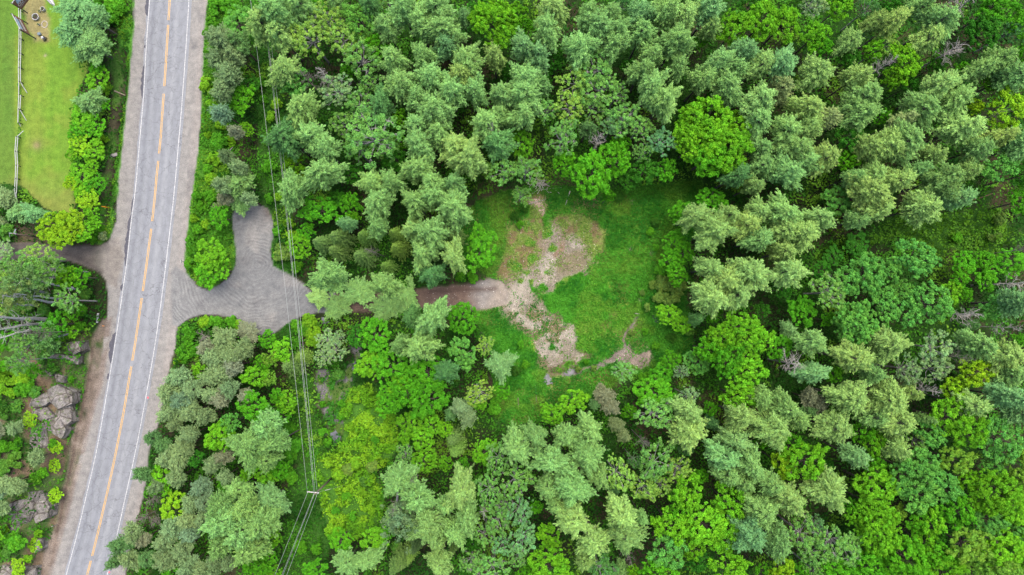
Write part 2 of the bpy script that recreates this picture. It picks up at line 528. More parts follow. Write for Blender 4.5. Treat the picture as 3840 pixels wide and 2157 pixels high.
def bm_tube(bm, pts, rads, sides=8, caps=True):
    pts = [Vector(p) for p in pts]
    rings = []
    for k, p in enumerate(pts):
        d = (pts[min(k + 1, len(pts) - 1)] - pts[max(k - 1, 0)]).normalized()
        s = d.cross(Vector((0.13, 0.97, 0.21)))
        if s.length < 0.05:
            s = d.cross(Vector((1, 0, 0)))
        s.normalize(); u = s.cross(d)
        r = rads[k] if hasattr(rads, '__len__') else rads
        rings.append([bm.verts.new(p + (s * math.cos(2 * math.pi * j / sides) + u * math.sin(2 * math.pi * j / sides)) * r) for j in range(sides)])
    for a, b in zip(rings, rings[1:]):
        for j in range(sides):
            bm.faces.new((a[j], a[(j + 1) % sides], b[(j + 1) % sides], b[j]))
    if caps:
        bm.faces.new(rings[0][::-1]); bm.faces.new(rings[-1])


class Tubes:
    """many tapered limbs gathered quickly into one mesh"""
    def __init__(self, sides=5):
        self.v = []; self.f = []; self.n = 0; self.s = sides

    def add(self, pts, rads):
        s = self.s
        pts = np.asarray(pts, float)
        k = len(pts)
        d = np.gradient(pts, axis=0)
        d /= np.linalg.norm(d, axis=1)[:, None] + 1e-9
        ref = np.array([0.31, 0.9, 0.12]); ref2 = np.array([0.9, 0.1, 0.3])
        sd_ = np.cross(d, ref)
        if np.min(np.linalg.norm(sd_, axis=1)) < 0.15:
            sd_ = np.cross(d, ref2)
        sd_ /= np.linalg.norm(sd_, axis=1)[:, None] + 1e-9
        u = np.cross(sd_, d)
        for j in range(k):
            for q in range(s):
                a = 2 * math.pi * q / s
                self.v.append(pts[j] + (sd_[j] * math.cos(a) + u[j] * math.sin(a)) * rads[j])
        b = self.n
        for j in range(k - 1):
            for q in range(s):
                q2 = (q + 1) % s
                self.f.append((b + j * s + q, b + j * s + q2, b + (j + 1) * s + q2, b + (j + 1) * s + q))
        self.n += k * s

    def mesh(self, name, mat):
        return mesh_np(name, self.v, self.f, mat, smooth=True)


# ------------------------------------------------------------------ the ground sheet
GX, GY, ST_ = 112.0, 68.0, 0.33
nx, ny = int(2 * GX / ST_) + 1, int(2 * GY / ST_) + 1
xs = np.linspace(-GX, GX, nx); ys = np.linspace(-GY, GY, ny)
X, Y = np.meshgrid(xs, ys)
PX, PY = to_pixel(X, Y, 0.0)
WX = PX + (fbm(X, Y, 5.0, 1) - 0.5) * 34 + (vnoise(X, Y, 0.8, 5) - 0.5) * 9
WY = PY + (fbm(X, Y, 5.0, 2) - 0.5) * 34 + (vnoise(X, Y, 0.8, 6) - 0.5) * 9
WX = WX + (fbm(X, Y, 1.6, 7) - 0.5) * 26
WY = WY + (fbm(X, Y, 1.6, 8) - 0.5) * 26
WX2 = PX + (fbm(X, Y, 2.5, 1) - 0.5) * 9
WY2 = PY + (fbm(X, Y, 2.5, 2) - 0.5) * 9


def paved(px, py):
    return np.maximum.reduce([sdist(px, py, SHOULDER), sdist(px, py, LOT), sdist(px, py, DRIVE)])


D_ROAD = paved(PX, PY)
D_SHO = sdist(WX2, WY2, SHOULDER)
D_LOT = sdist(WX2, WY2, LOT)
D_DRIVE = sdist(WX2, WY2, DRIVE)
D_TRACK = sdist(WX2, WY2, TRACK)
D_LAWN = sdist(WX2, WY2, LAWN)
D_MEADOW = sdist(WX, WY, MEADOW)
D_CREEK = sdist(WX, WY, CREEKBED)
D_BANK = sdist(WX2, WY2, BANK)


def height(px, py, x, y):
    off = sstep(0, 40, -paved(px, py))
    off = off * sstep(0, 40, -sdist(px, py, TRACK))
    lawn = sstep(-30, 10, sdist(px, py, LAWN))
    mead = sstep(-40, 20, sdist(px, py, MEADOW))
    h = (fbm(x, y, 9.0, 11) - 0.5) * 1.6 * off * (1 - 0.9 * lawn) * (1 - 0.75 * mead)
    h = h - 0.75 * np.exp(-(ldist(px, py, DITCH) / 11) ** 2)
    h = h + 2.1 * sstep(0, 60, sdist(px, py, ROCKLAND)) * (0.8 + 0.4 * fbm(x, y, 6.0, 21))
    h = h - 0.5 * sstep(-10, 25, sdist(px, py, CREEKBED))
    h = h - 0.22 * np.exp(-(ldist(px, py, CREEKLINE) / 9) ** 2)
    edge = sstep(0, 6, np.minimum(GX - np.abs(x), GY - np.abs(y)))
    return h * edge


Z = height(PX, PY, X, Y)


def zat(x, y):
    px, py = to_pixel(np.asarray(x, float), np.asarray(y, float), 0.0)
    return height(px, py, np.asarray(x, float), np.asarray(y, float))


tint = np.zeros((ny, nx, 3))


def base(c):
    tint[:] = np.array(c)


def lay(c, wgt):
    global tint
    wgt = np.clip(wgt, 0, 1)[..., None]
    c = [q * (1.0 if c[1] > c[0] * 1.3 and c[1] > c[2] * 2 else 0.64) for q in c]
    tint = tint * (1 - wgt) + np.array(c) * wgt


base((0.016, 0.022, 0.009))
lay((0.014, 0.042, 0.007), sstep(0.45, 0.6, fbm(X, Y, 7, 31)))
lay((0.10, 0.07, 0.045), sstep(0.6, 0.68, fbm(X, Y, 4, 33)) * 0.4)
lay((0.04, 0.12, 0.012), sstep(-10, 10, sdist(WX, WY, VERGE_R)))
lay((0.025, 0.085, 0.010), sstep(-10, 10, sdist(WX, WY, CORRIDOR)) * 0.7)
lay((0.05, 0.085, 0.025), sstep(-15, 15, sdist(WX, WY, ROCKLAND)))
lay((0.02, 0.06, 0.008), sstep(-15, 15, sdist(WX, WY, FERN)))
lay((0.17, 0.11, 0.085), sstep(-10, 10, sdist(WX, WY, ROCKLAND)) * sstep(0.5, 0.62, fbm(X, Y, 3.5, 35)) * 0.8)
lay((0.10, 0.085, 0.05), sstep(-10, 10, sdist(WX, WY, LEFTYARD)))
# ditch land
lay((0.085, 0.08, 0.045), sstep(-10, 10, sdist(WX, WY, DITCHLAND)))
lay((0.04, 0.10, 0.016), sstep(-10, 10, sdist(WX, WY, DITCHLAND)) * sstep(0.42, 0.56, fbm(X, Y, 2.4, 116)) * 0.9)
lay((0.045, 0.14, 0.016), sstep(-6, 6, sdist(WX2, WY2, VERGE_L)) * sstep(0.35, 0.5, fbm(X, Y, 4, 37) + 0.12))
lay((0.045, 0.034, 0.028), np.exp(-(ldist(WX2, WY2, DITCH) / 8) ** 2))
# lawn
lw = sstep(-3, 3, D_LAWN)
lay((0.078, 0.150, 0.018), lw)
lay((0.20, 0.225, 0.045), lw * sstep(0.42, 0.62, fbm(X, Y, 6, 41)) * 0.4)
lay((0.052, 0.105, 0.018), lw * sstep(0.0, 22.0, 66 - PX) * 0.75)
lay((0.21, 0.20, 0.07), lw * sstep(640, 740, PY + (fbm(X, Y, 5, 43) - 0.5) * 120) * 0.4)
lay((0.26, 0.215, 0.11), lw * sstep(-8, 12, sdist(WX, WY, [(85, 0), (160, -10), (190, 60), (180, 110), (188, 160), (160, 170), (120, 160), (85, 110)])) * 0.85)
lay((0.34, 0.25, 0.18), np.exp(-((PX - 137) ** 2 + (PY - 545) ** 2) / 130) * 0.9)
lay((0.15, 0.16, 0.05), np.exp(-((PX - 137) ** 2 + (PY - 545) ** 2) / 900) * 0.6)
lay((0.3, 0.26, 0.2), np.exp(-((PX - 170) ** 2 + (PY - 208) ** 2) / 30) * 0.8)
# meadow
mw = sstep(-8, 8, D_MEADOW)
lay((0.032, 0.115, 0.010), mw)
lay((0.062, 0.145, 0.016), mw * sstep(0.45, 0.6, fbm(X, Y, 5, 51)) * 0.8)
lay((0.12, 0.15, 0.035), mw * sstep(2400, 2330, PX) * sstep(0.52, 0.66, fbm(X, Y, 3, 53)) * 0.7)
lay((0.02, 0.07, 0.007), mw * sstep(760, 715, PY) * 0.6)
dry = sstep(-16, 14, sdist(WX, WY, BRUSH) + (fbm(X, Y, 2.0, 54) - 0.5) * 50)
lay((0.16, 0.115, 0.062), dry * 0.9)
lay((0.10, 0.15, 0.035), dry * sstep(0.47, 0.6, fbm(X, Y, 2.2, 55)) * 0.75)
lay((0.14, 0.10, 0.06), sstep(-6, 6, sdist(WX, WY, BROWN2)))
lay((0.11, 0.15, 0.035), mw * sstep(-16, 16, sdist(WX, WY, T('g', (500, 60), (700, 200), (720, 450), (560, 560), (540, 380), (430, 200)))) * sstep(0.4, 0.55, fbm(X, Y, 1.4, 56)))
SDW = sdist(WX, WY, SAND)
lay((0.20, 0.15, 0.10), sstep(-45, 5, SDW) * sstep(0.45, 0.58, fbm(X, Y, 1.8, 107)) * (SDW > -60) * 0.85)
sandw = sstep(-26, 18, SDW + (fbm(X, Y, 0.9, 108) - 0.5) * 22)
lay((0.205, 0.18, 0.14), sandw)
lay((0.30, 0.272, 0.225), sandw * sstep(0.45, 0.62, fbm(X, Y, 3.0, 57)) * 0.9)
lay((0.15, 0.13, 0.06), sandw * sstep(0.55, 0.66, fbm(X, Y, 2.0, 58)) * sstep(1120, 1180, PY) * 0.8)
lay((0.16, 0.14, 0.08), sandw * sstep(-10, 14, sdist(WX, WY, T('g', (330, 470), (560, 440), (590, 540), (500, 600), (330, 640)))) * 0.8)
lay((0.21, 0.14, 0.09), sandw * sstep(-8, 8, sdist(WX, WY, T('g', (340, 370), (400, 370), (380, 460), (330, 500), (300, 470)))) * 0.8)
lay((0.35, 0.27, 0.21), sstep(-5, 5, sdist(WX, WY, T('g', (120, 60), (240, 30), (265, 120), (220, 180), (170, 130)))))
lay((0.125, 0.105, 0.06), mw * sstep(-14, 14, sdist(WX, WY, T('g', (0, 960), (160, 1000), (220, 1180), (540, 1150), (600, 1270), (420, 1340), (300, 1400), (190, 1260), (110, 1060))) + (fbm(X, Y, 1.4, 117) - .5) * 40) * (SDW < 6) * 0.85)
cw = sstep(-4, 4, np.maximum(sdist(WX, WY, CLOVER), sdist(WX, WY, CLOVER2)))
lay((0.030, 0.135, 0.009), cw)
lay((0.10, 0.16, 0.025), cw * sstep(0.6, 0.7, fbm(X, Y, 2.6, 59)) * 0.8)
spots = T('g', (260, 310), (270, 250), (130, 375), (170, 400), (285, 415), (165, 490), (140, 520), (40, 570), (10, 560), (70, 670), (110, 610), (150, 690), (230, 710), (165, 730), (290, 1165), (310, 910), (95, 610), (20, 540), (60, 590), (530, 1290), (600, 1290), (430, 1300), (650, 1280), (250, 620), (90, 255), (230, 205), (880, 1105))
ra = [34, 20, 30, 24, 26, 30, 22, 34, 26, 20, 16, 18, 26, 20, 20, 18, 14, 16, 14, 40, 40, 24, 26, 12, 24, 18, 20]
spotd = np.full(PX.shape, -1e9)
for (sx, sy), r in zip(spots, ra):
    spotd = np.maximum(spotd, r * K * 1.15 - np.hypot(WX - sx, WY - sy))
sw = sstep(-3, 3, spotd)
lay((0.03, 0.13, 0.009), sw)
lay((0.19, 0.15, 0.06), mw * sstep(-12, 12, sdist(WX, WY, T('g', (740, 870), (820, 900), (700, 1010), (620, 1010), (720, 930)))) * 0.7)
lay((0.20, 0.16, 0.075), mw * sstep(-10, 10, sdist(WX, WY, T('g', (750, 1060), (960, 960), (1000, 1150), (900, 1190), (760, 1100)))) * 0.7)
lay((0.20, 0.16, 0.06), mw * sstep(-10, 10, sdist(WX, WY, T('g', (430, 1400), (760, 1340), (700, 1447), (420, 1447)))) * 0.7)
lay((0.20, 0.165, 0.14), sstep(-14, 8, sdist(WX, WY, CREEKMUD) + (fbm(X, Y, 1.2, 111) - .5) * 20))
lay((0.165, 0.15, 0.135), np.exp(-(ldist(WX, WY, CREEKLINE) / 6) ** 2) * sstep(0.38, 0.55, fbm(X, Y, 2.0, 112)) * 0.95)
lay((0.32, 0.27, 0.2), np.exp(-(ldist(WX2, WY2, T('g', (1010, 1150), (1040, 1200), (1035, 1300))) / 4) ** 2) * 0.8)
for bx_, by_ in T('g', (890, 430), (910, 75), (965, 815), (1050, 460)):
    lay((0.33, 0.27, 0.22), np.exp(-((PX - bx_) ** 2 + (PY - by_) ** 2) / 40) * 0.9)
# marsh
lay((0.035, 0.10, 0.012), sstep(-10, 10, sdist(WX, WY, MARSH)))
lay((0.15, 0.145, 0.15), sstep(-6, 6, D_CREEK) * sstep(0.35, 0.5, fbm(X, Y, 2.4, 61)))
lay((0.05, 0.09, 0.02), sstep(-6, 6, D_CREEK) * sstep(0.5, 0.58, fbm(X, Y, 1.7, 62)))
# gravel surfaces
lay((0.155, 0.11, 0.09), sstep(-8, 8, D_TRACK + (fbm(X, Y, 1.2, 109) - .5) * 14))
lay((0.24, 0.225, 0.215), sstep(-8, 8, D_TRACK) * sstep(1740, 1820, PX + (fbm(X, Y, 4, 63) - 0.5) * 60))
lay((0.27, 0.235, 0.20), sstep(-12, 10, D_TRACK) * sstep(1800, 1880, PX + (fbm(X, Y, 2, 113) - .5) * 90))
lay((0.09, 0.06, 0.05), sstep(-3, 3, D_TRACK) * np.exp(-(ldist(WX2, WY2, T('f', (1280, 760), (1500, 735), (1800, 730))) / 9) ** 2) * 0.7)
lay((0.245, 0.238, 0.228), sstep(-3, 3, D_SHO))
lay((0.20, 0.195, 0.195), sstep(-3, 3, D_SHO) * np.exp(-(ldist(WX2, WY2, LLINE) / 22) ** 2) * 0.8)
lay((0.285, 0.258, 0.24), sstep(-3, 3, D_SHO) * sstep(30, 60, ldist(PX, PY, RLINE)) * (PX > np.interp(PY, [p[1] for p in RLINE], [p[0] for p in RLINE])) * 0.6)
lay((0.200, 0.203, 0.203), sstep(-3, 3, D_LOT))
lay((0.165, 0.171, 0.176), sstep(-3, 3, D_LOT) * sstep(820, 900, PX) * sstep(0.35, 0.6, fbm(X, Y, 7, 65)) * 0.8)
lay((0.17, 0.14, 0.12), sstep(-3, 3, D_LOT) * sstep(850, 800, PY) * sstep(960, 1010, PX) * 0.8)
lay((0.13, 0.115, 0.105), sstep(-3, 3, D_DRIVE) * sstep(400, 330, PX))
lay((0.205, 0.19, 0.175), sstep(-3, 3, D_DRIVE) * sstep(330, 400, PX))
lay((0.085, 0.075, 0.072), sstep(-3, 3, D_DRIVE) * np.maximum(np.exp(-(ldist(WX2, WY2, T('e', (-60, 440), (300, 425), (560, 480), (760, 600))) / 9) ** 2), np.exp(-(ldist(WX2, WY2, T('e', (0, 400), (400, 400), (600, 420))) / 6) ** 2)) * 0.85)
bw = sstep(-8, 8, D_BANK)
lay((0.165, 0.132, 0.112), bw * sstep(0.3, 0.5, fbm(X, Y, 4, 110) + 0.1) * 0.85)
lay((0.09, 0.062, 0.05), bw * np.exp(-(ldist(WX2, WY2, [(345, 1300), (325, 1437), (285, 1650), (250, 1830), (215, 1990), (185, 2157)]) / 5) ** 2) * 0.8)
lay((0.24, 0.2, 0.17), bw * sstep(0.5, 0.65, fbm(X, Y, 3, 66)) * 0.6)
lay((0.13, 0.13, 0.135), sstep(-3, 3, np.maximum(D_LOT, D_SHO)) * sstep(0.6, 0.72, fbm(X, Y, 2.6, 114)) * (PX > 700) * 0.45)
lay((0.29, 0.275, 0.26), sstep(-3, 3, np.maximum(D_LOT, D_SHO)) * sstep(0.58, 0.7, fbm(X, Y, 3.4, 115)) * 0.4)
rut = sstep(-2, 14, D_LOT) * 1.0

cls = np.zeros((ny, nx), int)         # 0 forest floor
NAMES = ['ground', 'lawn', 'meadow_ground', 'creek_bed', 'dirt_track', 'gravel_shoulder', 'gravel_lot', 'gravel_driveway', 'dirt_bank', 'bare_soil']
cls[D_LAWN > 0] = 1
cls[D_MEADOW > 0] = 2
cls[(sdist(WX, WY, SAND) > 0) & (spotd < 0) & (cw < 0.5)] = 9
cls[D_CREEK > 0] = 3
cls[D_TRACK > 0] = 4
cls[D_BANK > 0] = 8
cls[D_DRIVE > 0] = 7
cls[D_LOT > 0] = 6
cls[(D_SHO > 0) & (cls != 8)] = 5
vco = np.stack([X, Y, Z], -1).reshape(-1, 3)
idx = np.arange(nx * ny).reshape(ny, nx)
quads = np.stack([idx[:-1, :-1], idx[:-1, 1:], idx[1:, 1:], idx[1:, :-1]], -1).reshape(-1, 4)
qc = cls[:-1, :-1].reshape(-1)
tf = tint.reshape(-1, 3)
rf_ = rut.reshape(-1)
for c, nm in enumerate(NAMES):
    q = quads[qc == c]
    if not len(q):
        continue
    used, inv = np.unique(q, return_inverse=True)
    mat = M_GRAVEL if nm in ('gravel_shoulder', 'gravel_lot', 'gravel_driveway', 'dirt_track') else M_LAWN if nm == 'lawn' else M_SOIL
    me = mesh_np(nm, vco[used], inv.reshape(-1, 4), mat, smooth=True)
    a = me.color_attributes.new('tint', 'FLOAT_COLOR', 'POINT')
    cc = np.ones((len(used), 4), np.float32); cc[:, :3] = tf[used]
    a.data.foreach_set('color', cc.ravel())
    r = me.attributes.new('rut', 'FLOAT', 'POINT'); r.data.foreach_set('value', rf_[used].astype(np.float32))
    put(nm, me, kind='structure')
# land beyond the surveyed sheet, out to the horizon
B = 3000.0
ox = [-B, -GX, GX, B]; oy = [-B, -GY, GY, B]
vv = [(x, y, 0) for y in oy for x in ox]
ff = [(r * 4 + c, r * 4 + c + 1, r * 4 + c + 5, r * 4 + c + 4) for r in range(3) for c in range(3) if (r, c) != (1, 1)]
me = mesh_np('outer_ground', vv, ff, M_SOIL, tint=np.tile((0.02, 0.055, 0.012), (len(ff), 1)))
put('outer_ground', me, kind='structure')


# ------------------------------------------------------------------ road, markings
def interp_line(L, t):
    ys_ = [p[1] for p in L]
    return np.interp(t, ys_, [p[0] for p in L])


def smooth_x(L, t, k=60):
    # light smoothing of the surveyed polyline
    return sum(interp_line(L, t + o) for o in (-k, -k / 2, 0, k / 2, k)) / 5


TS = np.linspace(-150, 2320, 240)
lx, ly = to_world(smooth_x(LLINE, TS), TS)
rx, ry = to_world(smooth_x(RLINE, TS), TS)
cx_, cy_ = to_world(smooth_x(CLINE, TS), TS)


def strip(name, ax, ay, bx, by, z, mat, kind='structure', uvs=None, parent=None):
    n = len(ax)
    v = np.zeros((2 * n, 3)); v[0::2, 0] = ax; v[0::2, 1] = ay; v[1::2, 0] = bx; v[1::2, 1] = by; v[:, 2] = z
    f = [(2 * k, 2 * k + 2, 2 * k + 3, 2 * k + 1) for k in range(n - 1)]
    me = mesh_np(name, v, f, mat)
    if uvs:
        u = me.uv_layers.new(name='road')
        d = np.concatenate([[0], np.cumsum(np.hypot(np.diff((ax + bx) / 2), np.diff((ay + by) / 2)))])
        vi = np.zeros(len(me.loops), np.int32); me.loops.foreach_get('vertex_index', vi)
        co = np.stack([(vi % 2).astype(float), d[vi // 2]], -1)
        u.data.foreach_set('uv', co.astype(np.float32).ravel())
    return put(name, me, parent, kind=kind)


dirx = rx - lx; diry = ry - ly
ln = np.hypot(dirx, diry); dirx /= ln; diry /= ln
jit = (fbm(TS / 12.0, TS * 0, 3.0, 71) - 0.5) * 0.5
road = strip('road', lx - dirx * (0.35 + jit), ly - diry * (0.35 + jit), rx + dirx * (0.55 + jit * 0.4), ry + diry * (0.55 + jit * 0.4), 0.035, asphalt_mat(), uvs=True)
M_WHITE = paint_mat('white_road_paint', (0.33, 0.33, 0.325), (0.15, 0.155, 0.16), 0.41, 0.14)
M_YELLOW = paint_mat('yellow_road_paint', (0.42, 0.225, 0.022), (0.18, 0.155, 0.11), 0.36, 0.14)
hw = 0.065
for nm, x_, y_ in (('white_edge_line', lx, ly), ('white_edge_line', rx, ry)):
    o = strip(nm, x_ - dirx * hw, y_ - diry * hw, x_ + dirx * hw, y_ + diry * hw, 0.040, M_WHITE, parent=None)
segs = []
start = -150.0
for g0, g1 in CGAPS + [(2320, 2330)]:
    segs.append((start, g0)); start = g1
for s0, s1 in segs:
    t = np.linspace(s0, s1, max(4, int((s1 - s0) / 18)))
    for off in (-0.12, 0.12):
        x_, y_ = to_world(smooth_x(CLINE, t), t)
        dx_ = np.interp(t, TS, dirx); dy_ = np.interp(t, TS, diry)
        strip('yellow_centre_line', x_ + dx_ * (off - 0.05), y_ + dy_ * (off - 0.05), x_ + dx_ * (off + 0.05), y_ + dy_ * (off + 0.05), 0.040, M_YELLOW)
# dark tar repairs along the crumbling edge
M_TAR = plain('tar_patch', (0.085, 0.085, 0.105), 0.8, 0.3, 4.0)
for (pa, pb, wa) in ((-20, 62, 0.55), (168, 182, 0.3), (238, 372, 0.4), (735, 800, 0.2), (800, 1000, 0.5), (1062, 1092, 0.35), (1245, 1365, 0.75), (1398, 1425, 0.35)):
    t = np.linspace(pa, pb, max(6, int((pb - pa) / 6)))
    x_, y_ = to_world(smooth_x(LLINE, t), t)
    dx_ = np.interp(t, TS, dirx); dy_ = np.interp(t, TS, diry)
    pr = np.sin(np.linspace(0, math.pi, len(t))) ** 0.6
    a = wa * 1.25 * pr * (0.45 + 0.9 * vnoise(t, t * 0, 9, 72))
    strip('tar_patch', x_ - dx_ * (0.12 + a), y_ - dy_ * (0.12 + a), x_ - dx_ * 0.12, y_ - dy_ * 0.12, 0.0385 if pa > 0 else 0.0385, M_TAR)
M_PINK = plain('pink_survey_paint', (0.75, 0.12, 0.16), 0.7, 0.1)
for px_, py_ in ((555, 1491), (410, 2146)):
    x_, y_ = to_world(px_, py_)
    bm = bmesh.new()
    ring = [bm.verts.new((float(x_) + math.cos(a) * 0.17 * random.uniform(.8, 1.2), float(y_) + math.sin(a) * 0.2 * random.uniform(.8, 1.2), 0.044)) for a in np.linspace(0, 2 * math.pi, 10)[:-1]]
    bm.faces.new(ring)
    bm_obj('pink_survey_mark', bm, M_PINK, kind='structure')

# ------------------------------------------------------------------ foliage building blocks
def rand_unit(n, rng):
    v = rng.normal(size=(n, 3)); return v / np.linalg.norm(v, axis=1)[:, None]


def leaves(centers, normals, size, aspect, rng, tint, fold=0.0, along=None):
    """kite-shaped leaf sprays; returns verts, faces, tints"""
    n = len(centers)
    if along is None:
        r = rand_unit(n, rng)
        t = np.cross(normals, r)
    else:
        a_ = along + rng.normal(size=(n, 3)) * 0.38
        t = a_ - normals * (a_ * normals).sum(1)[:, None]
    t /= np.linalg.norm(t, axis=1)[:, None] + 1e-9
    b = np.cross(normals, t)
    s = (size * rng.uniform(0.65, 1.35, n))[:, None] if np.ndim(size) == 0 else (size * rng.uniform(0.65, 1.35, n))[:, None]
    v = np.empty((n, 4, 3))
    v[:, 0] = centers - t * s * 0.5
    v[:, 1] = centers + b * s * 0.5 * aspect + t * s * 0.05
    v[:, 2] = centers + t * s * 0.5 - normals * s * fold
    v[:, 3] = centers - b * s * 0.5 * aspect + t * s * 0.05
    f = np.arange(4 * n).reshape(n, 4)
    return v.reshape(-1, 3), f, tint


def puff_cloud(pc, pr, per, lsize, aspect, rng, up=0.55, hue=0.10, tipcol=None, flat=0.8, low=-0.25, pdir=None):
    """pc: puff centres, pr: puff radii, per: leaves per unit puff"""
    n = np.maximum(4, (per * (pr / pr.mean()) ** 1.6).astype(int))
    ix = np.repeat(np.arange(len(pc)), n)
    d = rand_unit(len(ix), rng)
    d[:, 2] = np.where(d[:, 2] < low, -d[:, 2], d[:, 2])
    rr = pr[ix] * rng.uniform(0.62, 1.08, len(ix))
    off = d * rr[:, None] * np.array([1, 1, flat])
    if pdir is not None:
        pd_ = pdir[ix]; off = off * 0.82 + pd_ * ((off * pd_).sum(1)[:, None]) * 0.75
    c = pc[ix] + off
    nm = d * 0.75 + np.array([0, 0, up]) + rng.normal(size=d.shape) * 0.55
    nm /= np.linalg.norm(nm, axis=1)[:, None]
    lum = rng.uniform(0.8, 1.2, len(ix)) * rng.uniform(0.78, 1.2, len(pc))[ix]
    hs = (rng.uniform(-hue, hue, len(pc)))[ix] + rng.uniform(-hue, hue, len(ix)) * 0.5
    t = np.stack([lum * (1 + hs), lum, lum * (1 - hs)], -1)
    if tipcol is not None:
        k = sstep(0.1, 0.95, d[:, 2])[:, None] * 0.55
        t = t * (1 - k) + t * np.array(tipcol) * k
    return leaves(c, nm, lsize, aspect, rng, t, 0.08, None if pdir is None else pdir[ix])


def dome_dir(rng):
    while True:
        v = rng.normal(size=3); v /= np.linalg.norm(v)
        if v[2] > -0.15:
            return v


def make_broadleaf(seed, R=4.5, Ht=13.0, lsize=0.34, puff=0.78, dens=1.0, open_=False, leaf_per=46, limbcount=7, flatten=0.75):
    """returns (trunk mesh, crown mesh)"""
    rng = np.random.default_rng(seed)
    tb = Tubes(5)
    lean = rng.uniform(-0.5, 0.5, 2)
    zc = Ht - R * flatten * 1.02
    fork = zc - R * 0.35
    tb.add([(0, 0, -0.3), (lean[0] * .2, lean[1] * .2, fork * 0.5), (lean[0] * .5, lean[1] * .5, fork), (lean[0], lean[1], zc + R * 0.35)], [R * 0.055 + .05, R * 0.045 + .03, R * 0.036 + .02, R * 0.012])
    # main lobes: directions over a dome, each carried by a limb
    nl = int((17 if not open_ else 14) * (1 + 0.12 * (R - 4)))
    dirs = []
    tries = 0
    while len(dirs) < nl and tries < 4000:
        tries += 1
        v = dome_dir(rng)
        if all(np.dot(v, u) < math.cos(math.radians(24 + 5 * (4.5 / R))) for u in dirs):
            dirs.append(v)
    pcs, prs = [], []
    for v in dirs:
        ext = R * rng.uniform(0.60, 0.92)
        c = np.array([lean[0], lean[1], zc]) + v * ext * np.array([1, 1, flatten])
        start = np.array([lean[0] * .5, lean[1] * .5, fork + rng.uniform(0, 0.5) * (zc - fork)])
        mid = start * 0.5 + c * 0.5 + np.array([0, 0, -0.08 * R]) + rng.normal(size=3) * 0.15
        tb.add([start, mid, c, c + v * R * 0.12], [R * 0.022 + .015, R * 0.015 + .012, R * 0.007 + .01, 0.008])
        lr = R * rng.uniform(0.27, 0.40)
        npf = max(4, int(dens * 1.25 * (lr / (puff * 0.5)) ** 2))
        for _ in range(npf):
            d = rng.normal(size=3); d /= np.linalg.norm(d)
            if d[2] < -0.3:
                d[2] *= -1
            p = c + d * lr * rng.uniform(0.55, 1.0) * np.array([1, 1, 0.72])
            pcs.append(p); prs.append(puff * 0.5 * rng.uniform(0.7, 1.25))
            if rng.random() < (0.55 if open_ else 0.12):
                tb.add([c * 0.9 + start * 0.1, (c + p) / 2 + rng.normal(size=3) * .08, p + (d * 0.3 if open_ else 0)], [0.035, 0.024, 0.007])
    pcs = np.array(pcs); prs = np.array(prs)
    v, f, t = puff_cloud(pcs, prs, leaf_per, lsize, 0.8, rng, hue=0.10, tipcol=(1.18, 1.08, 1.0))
    return tb.mesh('trunk', M_BARK), mesh_np('crown', v, f, M_LEAF, tint=t)


